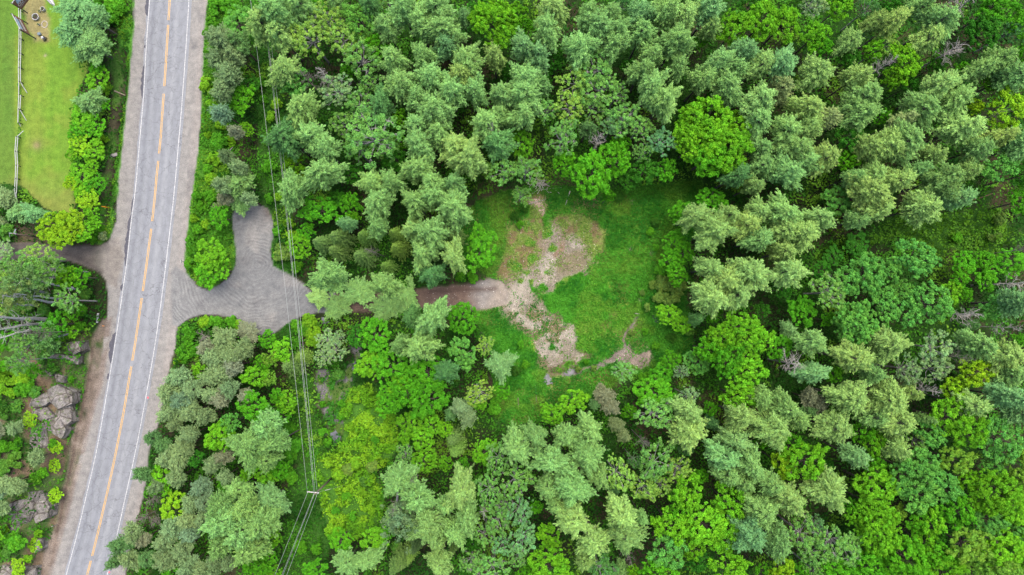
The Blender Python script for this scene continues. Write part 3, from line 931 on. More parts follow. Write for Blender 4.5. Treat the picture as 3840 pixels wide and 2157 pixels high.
def make_pine(seed, R=4.5, Ht=18.0, top=0.42, puff=0.60, per=24, nw=None, up=0.22, lsize=0.205, sparse=0.0, tip=(1.22, 1.16, 0.88), brad=1.0):
    """white pine: radiating plume branches tipped with rounded needle puffs"""
    rng = np.random.default_rng(seed)
    tb = Tubes(4)
    ln_ = rng.uniform(-0.35, 0.35, 2)
    tb.add([(0, 0, -0.3), (ln_[0] * .3, ln_[1] * .3, Ht * 0.4), (ln_[0] * .7, ln_[1] * .7, Ht * 0.75), (ln_[0], ln_[1], Ht * 0.985)], [0.06 * R + .04, 0.045 * R + .03, 0.022 * R + .02, 0.02])
    pcs, prs, pds = [], [], []
    z0 = Ht * (1 - top)
    nw = nw or max(6, int(Ht * top / 0.8))
    a0 = rng.uniform(0, 6.28)
    # a few dominating azimuths make the crown ragged
    nsec = int(rng.integers(8, 11)) if R > 3.5 else int(rng.integers(7, 9))
    lob = rng.uniform(0.58, 1.22, nsec)
    sec0 = rng.uniform(0, 6.28)
    secs = sec0 + (np.arange(nsec) + rng.uniform(-.22, .22, nsec)) * 2 * math.pi / nsec
    for wl in range(nw):
        t = wl / (nw - 1)
        z = z0 + (Ht * 0.97 - z0) * t
        nb = int(rng.integers(4, 7)) if t < 0.85 else 4
        for si in rng.choice(nsec, nb + (1 if t < 0.6 else 0), replace=False):
            az = secs[si] + rng.uniform(-0.09, 0.09)
            L = R * (1 - t ** 1.5) ** 0.85 * rng.uniform(0.75, 1.05) * lob[si] + 0.35
            if t < 0.15:
                L *= 0.85
            if rng.random() < sparse:
                continue
            dx, dy = math.cos(az), math.sin(az)
            sl = up + 0.35 * t
            p0 = np.array([ln_[0] * z / Ht, ln_[1] * z / Ht, z])
            p1 = p0 + np.array([dx * L * .5, dy * L * .5, sl * L * 0.45])
            p2 = p0 + np.array([dx * L, dy * L, sl * L * 1.1])
            tb.add([p0, p1, p2], [0.012 * R + .015, 0.03, 0.012])
            side = np.array([-dy, dx, 0])
            ns = max(2, int(L / (puff * 0.52)))
            for s in range(ns):
                q = (s + 1) / ns
                if q < 0.30 and t < 0.8:
                    continue
                c = p0 + (p2 - p0) * q
                wid = 0.25 * L * brad * math.sin(min(1, (1 - q) * 1.6 + 0.10) * math.pi * 0.5)
                k = max(1, int(round(wid / (puff * 0.48))))
                for j in range(-k, k + 1):
                    if rng.random() < 0.12:
                        continue
                    o = side * (j / max(k, 1)) * wid + rng.normal(size=3) * 0.13
                    back = abs(j) / max(k, 1) * 0.10 * L
                    pcs.append(c + o - np.array([dx, dy, 0]) * back + np.array([0, 0, -abs(j) / max(k, 1) * 0.1 * L]))
                    prs.append(puff * 0.5 * rng.uniform(0.75, 1.2) * (1.18 - 0.5 * q))
                    pv = np.array([dx, dy, sl]) + side * (j / max(k, 1)) * 0.65
                    pds.append(pv / np.linalg.norm(pv))
    pcs = np.array(pcs); prs = np.array(prs)
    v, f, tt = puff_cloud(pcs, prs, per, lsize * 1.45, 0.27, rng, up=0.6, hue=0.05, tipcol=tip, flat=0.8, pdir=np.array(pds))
    return tb.mesh('trunk', M_BARK), mesh_np('crown', v, f, M_LEAF, tint=tt)


def make_spruce(seed, R=3.2, Ht=15.0):
    rng = np.random.default_rng(seed)
    tb = Tubes(4)
    tb.add([(0, 0, -0.3), (0, 0, Ht * .5), (0, 0, Ht)], [0.2, 0.13, 0.02])
    C, Nn, sz, tn = [], [], [], []
    nw = 20
    for wl in range(nw):
        t = wl / (nw - 1)
        z = Ht * (0.22 + 0.76 * t)
        nb = 9 if t < 0.8 else 5
        a0 = rng.uniform(0, 6.28)
        for b in range(nb):
            az = a0 + 2 * math.pi * b / nb + rng.uniform(-.15, .15)
            L = R * (1 - t) ** 0.85 * rng.uniform(0.8, 1.1) + 0.2
            d = np.array([math.cos(az), math.sin(az), 0]); side = np.array([-d[1], d[0], 0])
            p0 = np.array([0, 0, z]); p2 = p0 + d * L + np.array([0, 0, -0.28 * L + 0.1])
            tb.add([p0, p2], [0.03, 0.008])
            m = max(4, int(L * 16))
            q = rng.uniform(0.15, 1.0, m)
            w_ = (1 - q) * 0.22 * L + 0.13
            s_ = rng.uniform(-1, 1, m)
            c = p0 + (p2 - p0) * q[:, None] + side * (s_ * w_)[:, None] + d * (-np.abs(s_) * w_ * 0.2)[:, None]
            c[:, 2] += -np.abs(s_) * 0.12 + rng.normal(size=m) * 0.04
            C.append(c)
            nn = np.tile([0, 0, 1.0], (m, 1)) + side * (s_ * 0.5)[:, None] + d * 0.25 + rng.normal(size=(m, 3)) * 0.25
            Nn.append(nn / np.linalg.norm(nn, axis=1)[:, None])
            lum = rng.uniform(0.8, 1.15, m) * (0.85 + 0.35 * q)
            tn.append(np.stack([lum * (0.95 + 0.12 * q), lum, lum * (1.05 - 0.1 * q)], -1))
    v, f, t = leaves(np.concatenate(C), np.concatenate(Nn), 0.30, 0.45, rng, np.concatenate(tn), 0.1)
    return tb.mesh('trunk', M_BARK), mesh_np('crown', v, f, M_LEAF, tint=t)


def make_shrub(seed, R=1.8, Ht=2.4, lsize=0.21, leaf_per=48, puff=0.7):
    rng = np.random.default_rng(seed)
    tb = Tubes(4)
    pcs, prs = [], []
    for k in range(int(9 + R * 3)):
        v = dome_dir(rng); v[2] = abs(v[2])
        c = np.array([0, 0, Ht * 0.35]) + v * np.array([R * .68, R * .68, Ht * 0.45]) * rng.uniform(0.6, 1)
        tb.add([(0, 0, -0.1), c * np.array([.4, .4, .5]), c], [0.05, 0.03, 0.01])
        for _ in range(int(6 + 5 * R / 2)):
            d = rand_unit(1, rng)[0]; d[2] = abs(d[2])
            pcs.append(c + d * R * 0.33 * rng.uniform(.4, 1)); prs.append(puff * .5 * rng.uniform(.7, 1.2))
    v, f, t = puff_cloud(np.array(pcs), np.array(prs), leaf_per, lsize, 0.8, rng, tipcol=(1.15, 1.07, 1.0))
    return tb.mesh('stems', M_BARK), mesh_np('foliage', v, f, M_LEAF, tint=t)


def make_dead(seed, Ht=15.0, R=2.8, top=0.45, n=26, rise=0.5, lean=(0, 0)):
    rng = np.random.default_rng(seed)
    tb = Tubes(5)
    lx_, ly_ = lean
    tb.add([(0, 0, -0.3), (lx_ * .4, ly_ * .4, Ht * .4), (lx_ * .75, ly_ * .75, Ht * .75), (lx_, ly_, Ht)], [0.2, 0.16, 0.1, 0.02])
    br = Tubes(4)
    for k in range(n):
        t = rng.uniform(0, 1)
        z = Ht * (1 - top) + Ht * top * t
        az = rng.uniform(0, 6.28)
        L = R * (1.05 - 0.75 * t) * rng.uniform(.5, 1.1)
        d = np.array([math.cos(az), math.sin(az), rise * rng.uniform(.4, 1.4)])
        p0 = np.array([lx_ * z / Ht, ly_ * z / Ht, z])
        p1 = p0 + d * L * .5 + rng.normal(size=3) * .12
        p2 = p0 + d * L + np.array([0, 0, L * .12]) + rng.normal(size=3) * .2
        br.add([p0, p1, p2], [0.07, 0.045, 0.014])
        for q in range(5):
            s = rng.uniform(.25, .95)
            b0 = p0 + (p1 - p0) * (s * 2) if s < .5 else p1 + (p2 - p1) * (s * 2 - 1)
            dd = d * .6 + rng.normal(size=3) * .55
            e = b0 + dd * L * .35
            br.add([b0, (b0 + e) / 2 + rng.normal(size=3) * .05, e], [0.032, 0.022, 0.009])
            for _ in range(2):
                s2 = rng.uniform(.4, 1); b1 = b0 + (e - b0) * s2
                br.add([b1, b1 + (dd * .5 + rng.normal(size=3) * .5) * L * .2], [0.02, 0.008])
    return tb.mesh('trunk', M_BARK), br.mesh('branches', M_BARK)


PROTO = {
    'P': [(make_pine(100 + k, R=4.6, Ht=18), 4.6, 18.0) for k in range(7)],
    'p': [(make_pine(150 + k, R=2.9, Ht=15, top=0.42, puff=0.54, per=18), 2.9, 15.0) for k in range(5)],
    'T': [(make_pine(200 + k, R=2.8, Ht=12, top=0.38, puff=0.48, per=14, lsize=0.22, up=0.35, sparse=0.1, tip=(1.12, 1.08, 1.0), brad=1.35), 2.8, 12.0) for k in range(5)],
    'M': [(make_broadleaf(300 + k, R=5.0, Ht=14, lsize=0.26, leaf_per=44), 5.0, 14.0) for k in range(6)],
    'm': [(make_broadleaf(350 + k, R=2.9, Ht=10, puff=0.66, lsize=0.23, leaf_per=40), 2.9, 10.0) for k in range(6)],
    'A': [(make_broadleaf(400 + k, R=4.0, Ht=15, open_=True, dens=0.62, leaf_per=40, lsize=0.20, puff=0.75), 4.0, 15.0) for k in range(5)],
    'S': [(make_spruce(500 + k), 3.2, 15.0) for k in range(3)],
    'B': [(make_shrub(600 + k), 1.8, 2.4) for k in range(5)],
    'D': [(make_dead(700 + k), 2.8, 15.0) for k in range(5)],
}
GREEN = {
    'P': {'g': (.150, .300, .088), 'y': (.188, .325, .090), 'b': (.128, .278, .100), 'd': (.070, .185, .055), 'o': (.20, .29, .115)},
    'T': {'g': (.145, .235, .095), 'd': (.080, .185, .055), 'b': (.13, .225, .115), 'o': (.15, .205, .08), 'k': (.165, .20, .115)},
    'M': {'l': (.085, .265, .010), 'b': (.052, .220, .008), 'm': (.075, .240, .036), 'd': (.025, .125, .009), 'y': (.135, .29, .010), 'o': (.100, .225, .022)},
    'A': {'m': (.105, .265, .050), 'l': (.16, .31, .045), 'g': (.15, .275, .10), 'd': (.055, .17, .04), 'b': (.10, .26, .09)},
    'S': {'g': (.085, .175, .04), 'y': (.110, .22, .035), 'd': (.06, .12, .035)},
    'B': {'l': (.110, .265, .012), 'b': (.055, .205, .010), 'm': (.06, .17, .022), 'o': (.095, .18, .03), 'd': (.03, .105, .01), 'g': (.14, .21, .085)},
}
WORDS = {
    'P': {'g': 'sage green pine', 'y': 'yellowish green pine', 'b': 'blue-green pine', 'd': 'dark green pine', 'o': 'brown-tinged pine'},
    'T': {'g': 'slender grey-green scrub pine', 'd': 'slender dark scrub pine', 'b': 'slender bluish scrub pine', 'o': 'slender olive scrub pine', 'k': 'thin grey-brown scrub pine'},
    'M': {'l': 'lime green broadleaf tree', 'b': 'bright green broadleaf tree', 'm': 'mid green broadleaf tree', 'd': 'dark green broadleaf tree', 'y': 'yellow-lime broadleaf tree', 'o': 'olive broadleaf tree'},
    'A': {'m': 'airy green tree with bare twigs', 'l': 'airy lime tree with bare twigs', 'g': 'airy grey-green tree with bare twigs', 'd': 'airy dark tree with bare twigs', 'b': 'airy blue-green tree with bare twigs'},
    'S': {'g': 'spiky olive spruce', 'y': 'spiky yellow-olive spruce', 'd': 'spiky dark spruce'},
    'B': {'l': 'lime green shrub', 'b': 'bright green shrub', 'm': 'mid green shrub', 'o': 'olive shrub', 'd': 'dark green shrub', 'g': 'grey-green shrub'},
    'D': {'k': 'bare grey dead tree', 'w': 'bare pale dead tree'},
}
NAME = {'P': 'pine_tree', 'T': 'scrub_pine', 'M': 'broadleaf_tree', 'A': 'open_crowned_tree', 'S': 'spruce_tree', 'B': 'shrub', 'D': 'dead_tree'}


TREES = {
'a': """600 100 165 Pb7;560 260 150 Pb7;730 340 165 Pb7;745 170 100 Pb7;640 420 90 Pb7;745 520 60 Mb4;740 590 90 Ml4;790 660 60 Bl3;690 760 115 Pb6;790 790 55 Mb4;650 890 105 Ml4;720 960 95 Mb4;620 1090 95 My4;720 1160 95 Ml4;600 1000 70 Mb4;570 1170 60 Ml4;
620 1330 105 Ml4;720 1390 85 Mb4;560 1390 60 My4;690 1260 60 Ml4;770 1060 50 Bl;870 60 100 Bb;760 40 70 Bb;930 60 60 Bb;860 150 60 Bb;1640 50 90 Bb;1760 60 90 Bb;1600 180 60 Bb;1800 170 120 Mm6;1700 330 140 Tg;1800 330 110 Td;1660 470 110 Tg;
1790 420 110 Tg;1740 580 120 Tg;1780 530 62 Ml4;1700 690 110 Tg;1690 860 100 Tb;1830 760 110 Mb6;1560 640 70 Bl;1590 790 60 Bl;1610 700 60 Bl;1800 1000 70 Tk;1870 980 55 Ml4;1660 930 60 Bl;1560 1010 34 Bl;1640 1070 85 Bb;1730 1060 50 Bl;1620 1200 70 Bl;1570 1280 50 Bb;1720 1180 60 Tg;1820 1260 75 Tg;1880 640 80 Md4;1560 250 40 Bb;1570 380 45 Bb;1600 1350 55 Bl;1690 1400 80 Tg;1820 1390 100 Pg8""",
'b': """130 90 165 Pg;60 200 140 Py;190 270 110 Py;360 50 120 Pg;470 70 70 Mb8;600 40 70 Pg;760 120 110 Mm;560 150 140 Al;440 330 150 Al;650 320 130 Al;890 370 100 Mb;860 250 70 Mm8;240 520 110 Py;180 620 90 Pg;390 600 80 Dk;540 590 90 Dw;800 480 150 Am;300 640 120 Mm;350 760 90 Py;340 860 120 Pg;
990 200 105 Pg;1120 90 120 Pg;1240 180 120 Pg;1340 110 140 Pg;1380 250 110 Pg;1270 430 100 Pg;1050 460 110 Pg;1110 610 110 Pg;1430 370 100 Pb;1500 230 90 Pb;1560 470 120 Pg;1570 150 60 Pb;1620 370 85 Pg;1780 160 190 Ml;1860 260 110 Ml;1800 430 90 Py;680 690 130 Ag;570 720 90 Al;880 650 90 Am;950 740 80 Pd;1080 740 80 Pd;
1300 600 130 Pg;1230 740 100 Pg;1350 780 90 Pg;1470 690 130 Pg;1560 590 110 Py;1660 700 110 Pg;1870 720 125 Pg;1860 880 90 Pg;1100 920 75 Ml9;780 810 120 Am;960 850 100 Pd;700 950 110 Am;900 1080 210 Am;780 1150 110 Am;1000 1130 110 Am;1320 880 140 Pg;1230 970 110 Pg;1220 1090 130 Pg;1420 830 100 Pg;1380 1010 110 Pg;1750 960 130 Pg;1830 1080 130 Pd;1790 1010 80 Dw;
1540 1090 130 Py;1640 1180 110 Py;1560 1250 110 Py;1460 1160 80 Pg;240 1050 130 Pd;450 1040 130 Pg;520 1140 120 Pg;540 1270 130 Pg;450 1350 90 Pg;290 1250 85 Ml8;330 1340 60 My6;120 880 55 Bl;90 1050 50 Bb;100 1250 70 Bb;150 780 55 Bl;280 1390 85 Pg;870 1390 110 Pg;1030 1370 95 Pg;1220 1290 120 Pg;1340 1380 110 Pg;1490 1390 95 Pg;
1090 1100 75 Mb8;1740 1290 65 Mo8;1870 1300 110 Am;740 1310 75 Md8;1060 1210 100 Md8;1700 50 85 Md8;870 50 95 Pd;1450 30 80 Pg;1640 560 60 Pg;1000 40 70 Am;1890 560 60 Md8;40 620 50 Bb;60 740 45 Bb;700 560 60 Mb8""",
'c': """40 130 85 Ml;90 220 70 Mb;300 90 135 Py;240 210 130 Pg;350 200 90 Py;110 390 120 Pb;200 440 100 Pb;60 340 80 Pb;290 310 75 Pg;560 120 95 Pg;640 240 140 Pg;560 330 120 Pb;720 130 100 Pg;790 250 110 Pg;740 360 110 Pg;470 390 110 Pg;540 430 80 Pg;1000 100 100 Pb;1120 130 100 Pg;1200 60 100 Pg;1310 130 115 Py;1290 220 80 Py;1450 70 110 Pb;1530 120 80 Pb;1480 235 75 Py;
1160 360 130 Pg;1050 430 100 Pg;1250 300 110 Pg;1280 400 90 Pg;970 540 100 Pg;970 270 100 Pg;1230 520 90 Pg;1060 640 120 Pg;1160 720 110 Pg;1020 740 90 Py;1110 830 90 Pg;1500 520 120 Pg;1600 480 100 Pg;1420 620 110 Pg;1560 650 120 Pg;1660 560 90 Pg;1620 280 110 Ml;1700 190 90 Ml;1850 150 120 Ml;1880 260 90 Ml;1740 400 100 Pb;1870 480 100 Py;1830 560 80 Py;
1820 740 110 Py;1880 830 100 Pg;1820 900 100 Pg;1860 1000 90 Pg;90 610 140 Pg;60 730 130 Pg;170 760 110 Pg;80 870 120 Pg;250 850 90 Am;230 650 70 Pg;640 540 150 Am;480 640 130 Al;660 690 140 Am;430 820 120 Al;600 820 110 Am;780 720 90 Am;560 980 95 Td;370 1040 130 Am;330 1140 90 Ab;80 1050 85 Ml8;70 1150 60 My8;640 1070 80 Dw;
840 900 130 Am;740 970 100 Ab;940 980 100 Am;1090 1100 110 Ab;980 1170 80 Am;1480 960 190 Ml;1370 1090 170 Ml;1600 1120 180 Ml;1460 1200 150 Mb;1330 920 110 Ml;1660 960 120 Ml;560 1270 120 Mb;650 1370 90 Mb;760 1270 110 Mb;740 1180 90 Mb;390 1240 95 Mb;100 1290 110 Am;1000 1290 110 Md8;1160 1290 90 Mb8;880 1370 80 Md6;1870 1120 85 Pg;1870 1260 95 Pg;1600 1400 55 Py;1700 1310 90 Pd;
330 470 80 Md8;870 520 70 Md8;820 60 70 Ad;1770 60 90 Md8;1820 1400 80 Py;900 130 60 Pd;240 560 70 Md7;1640 730 80 Pd;1400 330 60 Mb7;1500 760 60 Mb8;800 1090 80 Mb7""",
'd': """70 160 110 Ml;120 250 100 Ml;320 300 110 Ml;370 380 90 Mb;300 50 110 Ag;500 80 100 Ml;720 90 100 Ad;880 60 90 Md;780 180 80 Py;950 150 90 Py;900 230 80 Pg;1140 70 90 Pg;1230 130 110 Py;1320 180 100 Pg;1190 290 100 Py;1140 370 80 Py;1260 270 70 Pg;1450 50 110 Dw;1630 90 130 Mb;1760 60 90 Mb;1880 200 110 Mb;1590 320 110 Md;1500 200 80 Md8;1780 270 90 Ad;590 330 90 Py;560 400 50 Pg;
850 360 90 Al;750 400 80 Ml;930 400 70 Ml;1010 480 90 Ml;900 620 80 Ml;1010 600 60 Ml;840 520 80 Dw;1340 400 105 Dw;80 430 120 Pb;60 570 80 Pg;130 520 80 Pb;340 530 100 Py;310 620 90 Py;400 600 70 Pg;100 680 95 Po;690 720 120 Pg;620 840 110 Pg;760 800 100 Pg;740 900 80 Pg;690 580 75 Py;600 620 70 Pg;570 470 80 Md;330 840 120 Py;420 900 90 Po;230 800 80 Py;
1300 640 130 Py;1400 720 110 Pg;1220 720 90 Pg;1150 800 90 Pb;1200 900 90 Pg;1080 810 70 Pg;1350 830 80 Pg;1580 540 90 Py;1700 480 100 Pg;1640 640 70 Ml8;1820 560 120 Pg;1740 600 70 Pg;1410 540 60 Mb8;1760 730 90 My;1830 830 85 My;1720 870 80 My;1770 940 60 My;1530 820 62 My8;1670 880 45 Dk;1000 910 80 Po;130 1000 120 Pg;290 960 100 Py;190 1120 120 Pg;260 1230 110 Pg;90 1260 120 Pg;180 1350 90 Pg;410 1160 90 Py;400 1290 80 Pg;
600 1040 110 Md;590 1230 85 Mb;720 1120 100 Py;860 1050 100 Py;1010 1040 110 Pg;1060 1150 100 Pg;900 1160 90 Pg;1210 1180 80 Py;1380 950 90 Py;1500 920 80 Py;1450 1040 90 Pg;1560 1100 100 Pg;1540 1180 80 Pg;1710 1040 90 Py;1790 1020 70 Py;1880 1050 80 Py;1870 1170 90 Pg;1640 1290 110 Mm;1720 1270 80 Mm;1860 1340 90 Md;1280 1300 110 Py;1370 1360 110 Pg;1220 1380 90 Pg;780 1330 95 Py;700 1400 90 Py;900 1380 90 Py;1010 1350 80 Py;1100 1290 80 Pg;
640 1330 80 Pg;1470 1300 80 Py;1880 440 60 Mb8;1880 650 60 Pg;1040 660 60 Md8;830 900 60 Mb8;1240 510 60 Md8;700 270 60 Ad""",
'e': """60 60 90 Tg6;240 160 90 Pb6;130 160 80 Pb6;330 190 60 Pb5;60 300 80 Bm;30 240 60 Bg;400 260 110 My6;560 240 110 My6;620 310 90 Ml5;480 340 100 My6;340 320 60 Ml5;680 60 95 My4;640 0 70 Ml4;700 160 60 Ml4;730 230 50 Ml4;740 290 60 Bb;690 350 50 Bb;780 330 45 Bg;50 430 80 Ag;300 500 120 Al;180 560 110 Am;400 600 100 Am;90 640 110 Al;260 640 120 Am;480 560 80 Al;
520 640 90 Ml7;600 640 80 Mb6;560 820 110 Am8;640 770 60 Bm;60 740 90 Al;120 900 60 Bm;330 900 60 Bm;200 860 60 Bm;460 970 95 Mb6;560 900 60 Mb5;420 1060 60 Mb5;250 1150 95 Am;280 1260 95 Am;330 1060 60 Dk;560 1060 50 Ml4;470 1090 34 Ml3;600 1010 50 Bb;620 900 50 Bb;60 1130 80 Mb5;40 1290 80 Mb5;330 1330 60 Mb5;120 1380 85 Bl;220 1400 80 Bl;200 1320 60 Bb;
560 1410 30 Bb;1590 40 60 Bb;1500 30 50 Bb;1660 170 85 Mb5;1680 250 50 Mb4;1470 200 42 Bl;1530 120 50 Bb;1500 290 50 Bb;1450 370 55 Bb;1560 250 50 Bl;1610 480 130 Ml6;1560 590 100 Mb5;1680 590 80 Ml5;1560 670 85 Mb4;1440 540 60 Bb;1470 430 60 Bb;1620 650 60 Mb4;1640 970 75 Bb;1740 980 60 Bb;1800 1000 45 Bl;1420 1060 75 Bb;1540 980 60 Bl;1380 1220 75 Bb;1400 1140 60 Bb;1340 1280 40 Bl;1470 1200 60 Bb;
1550 1090 75 Dk5;1560 1180 90 Tk7;1700 1110 110 Tg7;1620 1240 110 Tg8;1860 1060 100 Tk7;1850 1190 95 Tg8;1740 1230 90 Tg8;1510 1350 62 Ml5;1370 1390 100 Tg8;1880 1370 60 Ml7;1690 1360 100 Tg8;1790 1300 90 Tk8;1600 1400 80 Tg8;1800 70 95 Pg8;1880 60 70 Tg7;1700 50 70 Tk6;1640 110 50 Bg;440 1180 45 Bg;380 1250 50 Bm;450 1320 50 Bm""",
'f': """300 50 95 Pg;190 40 60 Bl;110 50 50 Bb;480 110 110 Mb8;410 170 80 Mb8;560 170 80 Mb8;740 130 85 Mb8;690 60 70 Mb8;740 200 50 Ml8;620 40 60 Md8;930 40 120 Pg;870 100 70 Pg;1200 60 100 Pg;1330 50 110 Pg;1500 80 110 Pg;1560 160 90 Pg;1420 160 90 Pg;690 250 65 Pb;600 340 105 Sg;590 440 90 Sg;470 380 90 Sg;810 330 90 Sy;930 270 80 Pg;920 190 70 Pg;1040 310 80 Sy;1060 420 90 Sy;780 480 95 Sg;880 450 60 Dk;
1230 170 70 Py;1170 280 90 Py;1290 270 100 Py;1360 360 130 Pg;1260 420 110 Py;1220 490 90 Pg;1480 340 100 Sg;1480 440 90 Py;1300 520 80 Pg;970 560 70 Sy;1330 620 110 Pd;1510 560 80 Pd;1700 330 110 Mb7;1720 440 110 Mb7;1680 530 80 Mb6;350 410 90 Ml6;260 330 70 Bl;180 300 60 Bb;200 450 85 Bo;300 560 60 Bb;250 230 60 Bl;400 300 70 Mb6;
480 620 95 Pg;560 700 130 Pg;480 790 110 Py;640 820 110 Pg;580 900 80 Py;800 690 100 Pg;760 800 100 Pg;980 700 110 Pg;1000 820 140 Pg;1130 730 100 Pg;1160 830 80 Pg;950 910 90 Pg;1060 920 80 Pg;620 590 90 Pb;1340 860 70 Pd;1400 960 80 Pg;1300 1010 110 Pg;1240 1150 130 Pg;1180 1210 80 Pg;1330 1120 90 Pg;1090 1140 70 Pg;1170 940 80 Pd;
890 1030 100 Mb7;920 1120 80 Mb7;760 1080 80 Md6;1560 900 85 Mb7;1630 880 55 Mb7;1570 1010 80 Mb7;1540 1170 85 Mm7;1600 1260 80 Mm7;1500 1280 60 Mm7;1730 1160 75 Al7;1690 1060 60 Md6;1870 1260 100 Pb8;1820 1350 80 Pb8;530 1120 85 Ag5;600 1200 90 Ag5;520 1250 80 Ag5;640 1100 60 Ag5;400 970 70 Bl;430 1060 70 Bl;350 1030 60 Bb;420 1140 60 Bl;300 1000 50 Bb;
110 1120 70 Mb5;210 1200 90 Ml6;280 1130 60 Bb;250 1310 110 Sg7;330 1250 70 Sy6;130 1260 70 Mo6;60 1290 60 Mb6;30 1380 75 Ml6;120 1400 60 Mo6;1000 1290 110 Mb7;900 1260 90 Ml6;1060 1380 110 Mb7;1200 1330 90 Mb7;1300 1320 100 Mb7;1380 1400 90 Mb7;830 1330 80 Ml5;1450 1310 70 Pd;1420 1400 60 Pg;620 1380 60 Bm;860 1190 60 Mb6;1640 640 60 Bb;1540 640 50 Bb""",
'g': """60 30 80 Am7;580 10 80 Mb;720 40 50 Mb;800 40 50 Bd;1220 380 95 Mb6;1300 460 80 Mb6;1190 520 85 Mb6;1230 620 80 Mb6;1120 590 60 Bb;1150 690 80 Bo;1200 780 80 Bo;1270 720 70 Bo;1110 800 60 Bo;1200 930 85 Ml6;1270 1000 70 Ml6;1120 910 55 Ml5;1300 240 70 Py;1400 160 90 Py;1500 260 120 Py;1430 360 80 Py;1620 180 90 Py;1600 330 90 Py;1760 260 110 Py;1850 150 100 Py;1800 400 90 Pg;1880 330 80 Py;
1270 130 75 Mb6;1220 200 55 Mb5;1450 60 80 Mb7;1560 90 70 Mb7;1480 580 100 Py;1600 660 120 Py;1740 600 110 Py;1700 740 110 Py;1550 790 100 Py;1440 760 90 Py;1800 690 90 Py;1640 840 80 Py;1400 870 65 Pg;1860 560 80 Py;1380 960 55 Pd;1500 920 70 Mb7;1620 1000 100 Ml;1740 1020 110 Ml;1840 1090 90 Ml;1560 1100 110 Ml;1460 1180 100 Mb;1620 1220 110 Mb;1740 1180 90 Ml;1560 1310 90 Mb;1700 1350 100 Ml;1830 1330 80 Ml;
1180 1280 80 Mb6;1120 1370 90 Mb6;1260 1340 60 Ag7;800 1320 85 Am6;870 1370 60 Am6;1000 1400 60 Bb;1040 1420 60 Bb;1200 1100 45 Bd;1330 1060 50 Bm;1340 1240 60 Mm6;1400 1330 70 Mm6;60 1150 40 Bb;100 1300 40 Bb;30 1350 45 Bd;500 1340 30 Bo;620 1330 28 Bo;560 1280 26 Bb;900 1060 25 Bo;1000 1050 32 Bb;1080 1160 40 Bb;980 760 28 Bo;60 250 35 Bb;20 180 45 Bd;100 120 38 Bd;1040 300 40 Bb;1080 230 45 Bd;1060 700 40 Bo;1080 420 35 Bb;1010 870 40 Bo;1870 880 60 Md6""",
'h': """60 120 100 Py;150 200 110 Pg;90 300 110 Py;240 290 110 Py;340 190 90 Py;420 200 80 Py;280 400 80 Py;120 460 100 Py;200 560 110 Py;90 600 100 Py;170 660 80 Py;480 60 90 Mm7;560 160 70 Mm7;700 50 100 Py;820 40 90 Py;760 160 80 Py;640 220 80 Pg;880 100 60 Py;1080 100 90 Py;1200 110 90 Py;1130 190 70 Py;1340 70 80 Pb;1460 30 70 Pg;1280 30 60 Py;1850 60 90 Mb8;1870 150 60 Mb8;
1690 340 60 Bo;1420 340 50 Bb;650 400 100 Md3;500 470 80 Md3;1740 200 60 Bo;400 600 70 Md5;
560 680 110 Mm;480 800 100 Am;700 560 110 Mm;880 600 100 Mm;760 680 90 Mm;1000 450 90 Mm;1080 560 100 Mm;1170 480 70 Mm;820 800 110 Mm;980 760 100 Mm;1120 760 80 Mm;1160 880 120 Mm;1270 920 80 Mm;1020 920 110 Mm;880 920 80 Mm;620 900 100 Mm;700 1000 100 Mm;560 1030 100 Mm;640 1100 70 Mm;420 700 90 Am;350 790 70 Ab;
230 850 90 Mb7;290 940 70 Mb7;170 930 60 Mb7;100 740 70 Md6;1450 540 90 Mb6;1600 520 80 Mb6;1780 540 100 Mb6;1880 570 70 Mb6;1620 660 90 Mb6;1420 650 70 Mb6;1360 760 90 Ml6;1450 770 60 Mb6;1680 850 90 Mm7;1600 920 60 Mm7;1850 800 90 Pb;1870 900 70 Pb;1850 690 100 Dw;1450 920 95 Dw;1740 1020 65 Dw;1890 440 60 Dk;
320 1090 90 Pg;380 1160 70 Pg;250 1160 60 Pg;150 1040 70 Pb7;80 1150 90 Mb7;40 1230 60 Mb7;160 1290 110 Dw;350 1350 75 Pb;230 1400 60 Pb;540 1220 90 Py;640 1260 90 Py;700 1200 70 Pg;600 1340 60 Pg;860 1110 75 Py;970 1110 80 Py;1180 1110 90 Ag;1280 1150 80 Ag;1200 1230 90 Ag;1260 1330 90 Ag;1140 1340 80 Ag;1000 1280 80 Ag;980 1380 80 Ag;840 1210 70 Pg;780 1360 80 Pg;1390 1240 70 Dk;1440 1170 60 Pd7;
1520 1120 90 Pg;1600 1180 90 Py;1700 1160 80 Py;1730 1270 110 Py;1830 1240 90 Py;1860 1340 80 Pg;1470 1310 75 My;1560 1360 80 My;1420 1400 70 My;1620 1300 50 My;480 1370 70 Mb6;1760 1390 80 Pg;1520 1010 50 Pd6;1860 1120 60 Mb6;430 960 60 Mb7""",
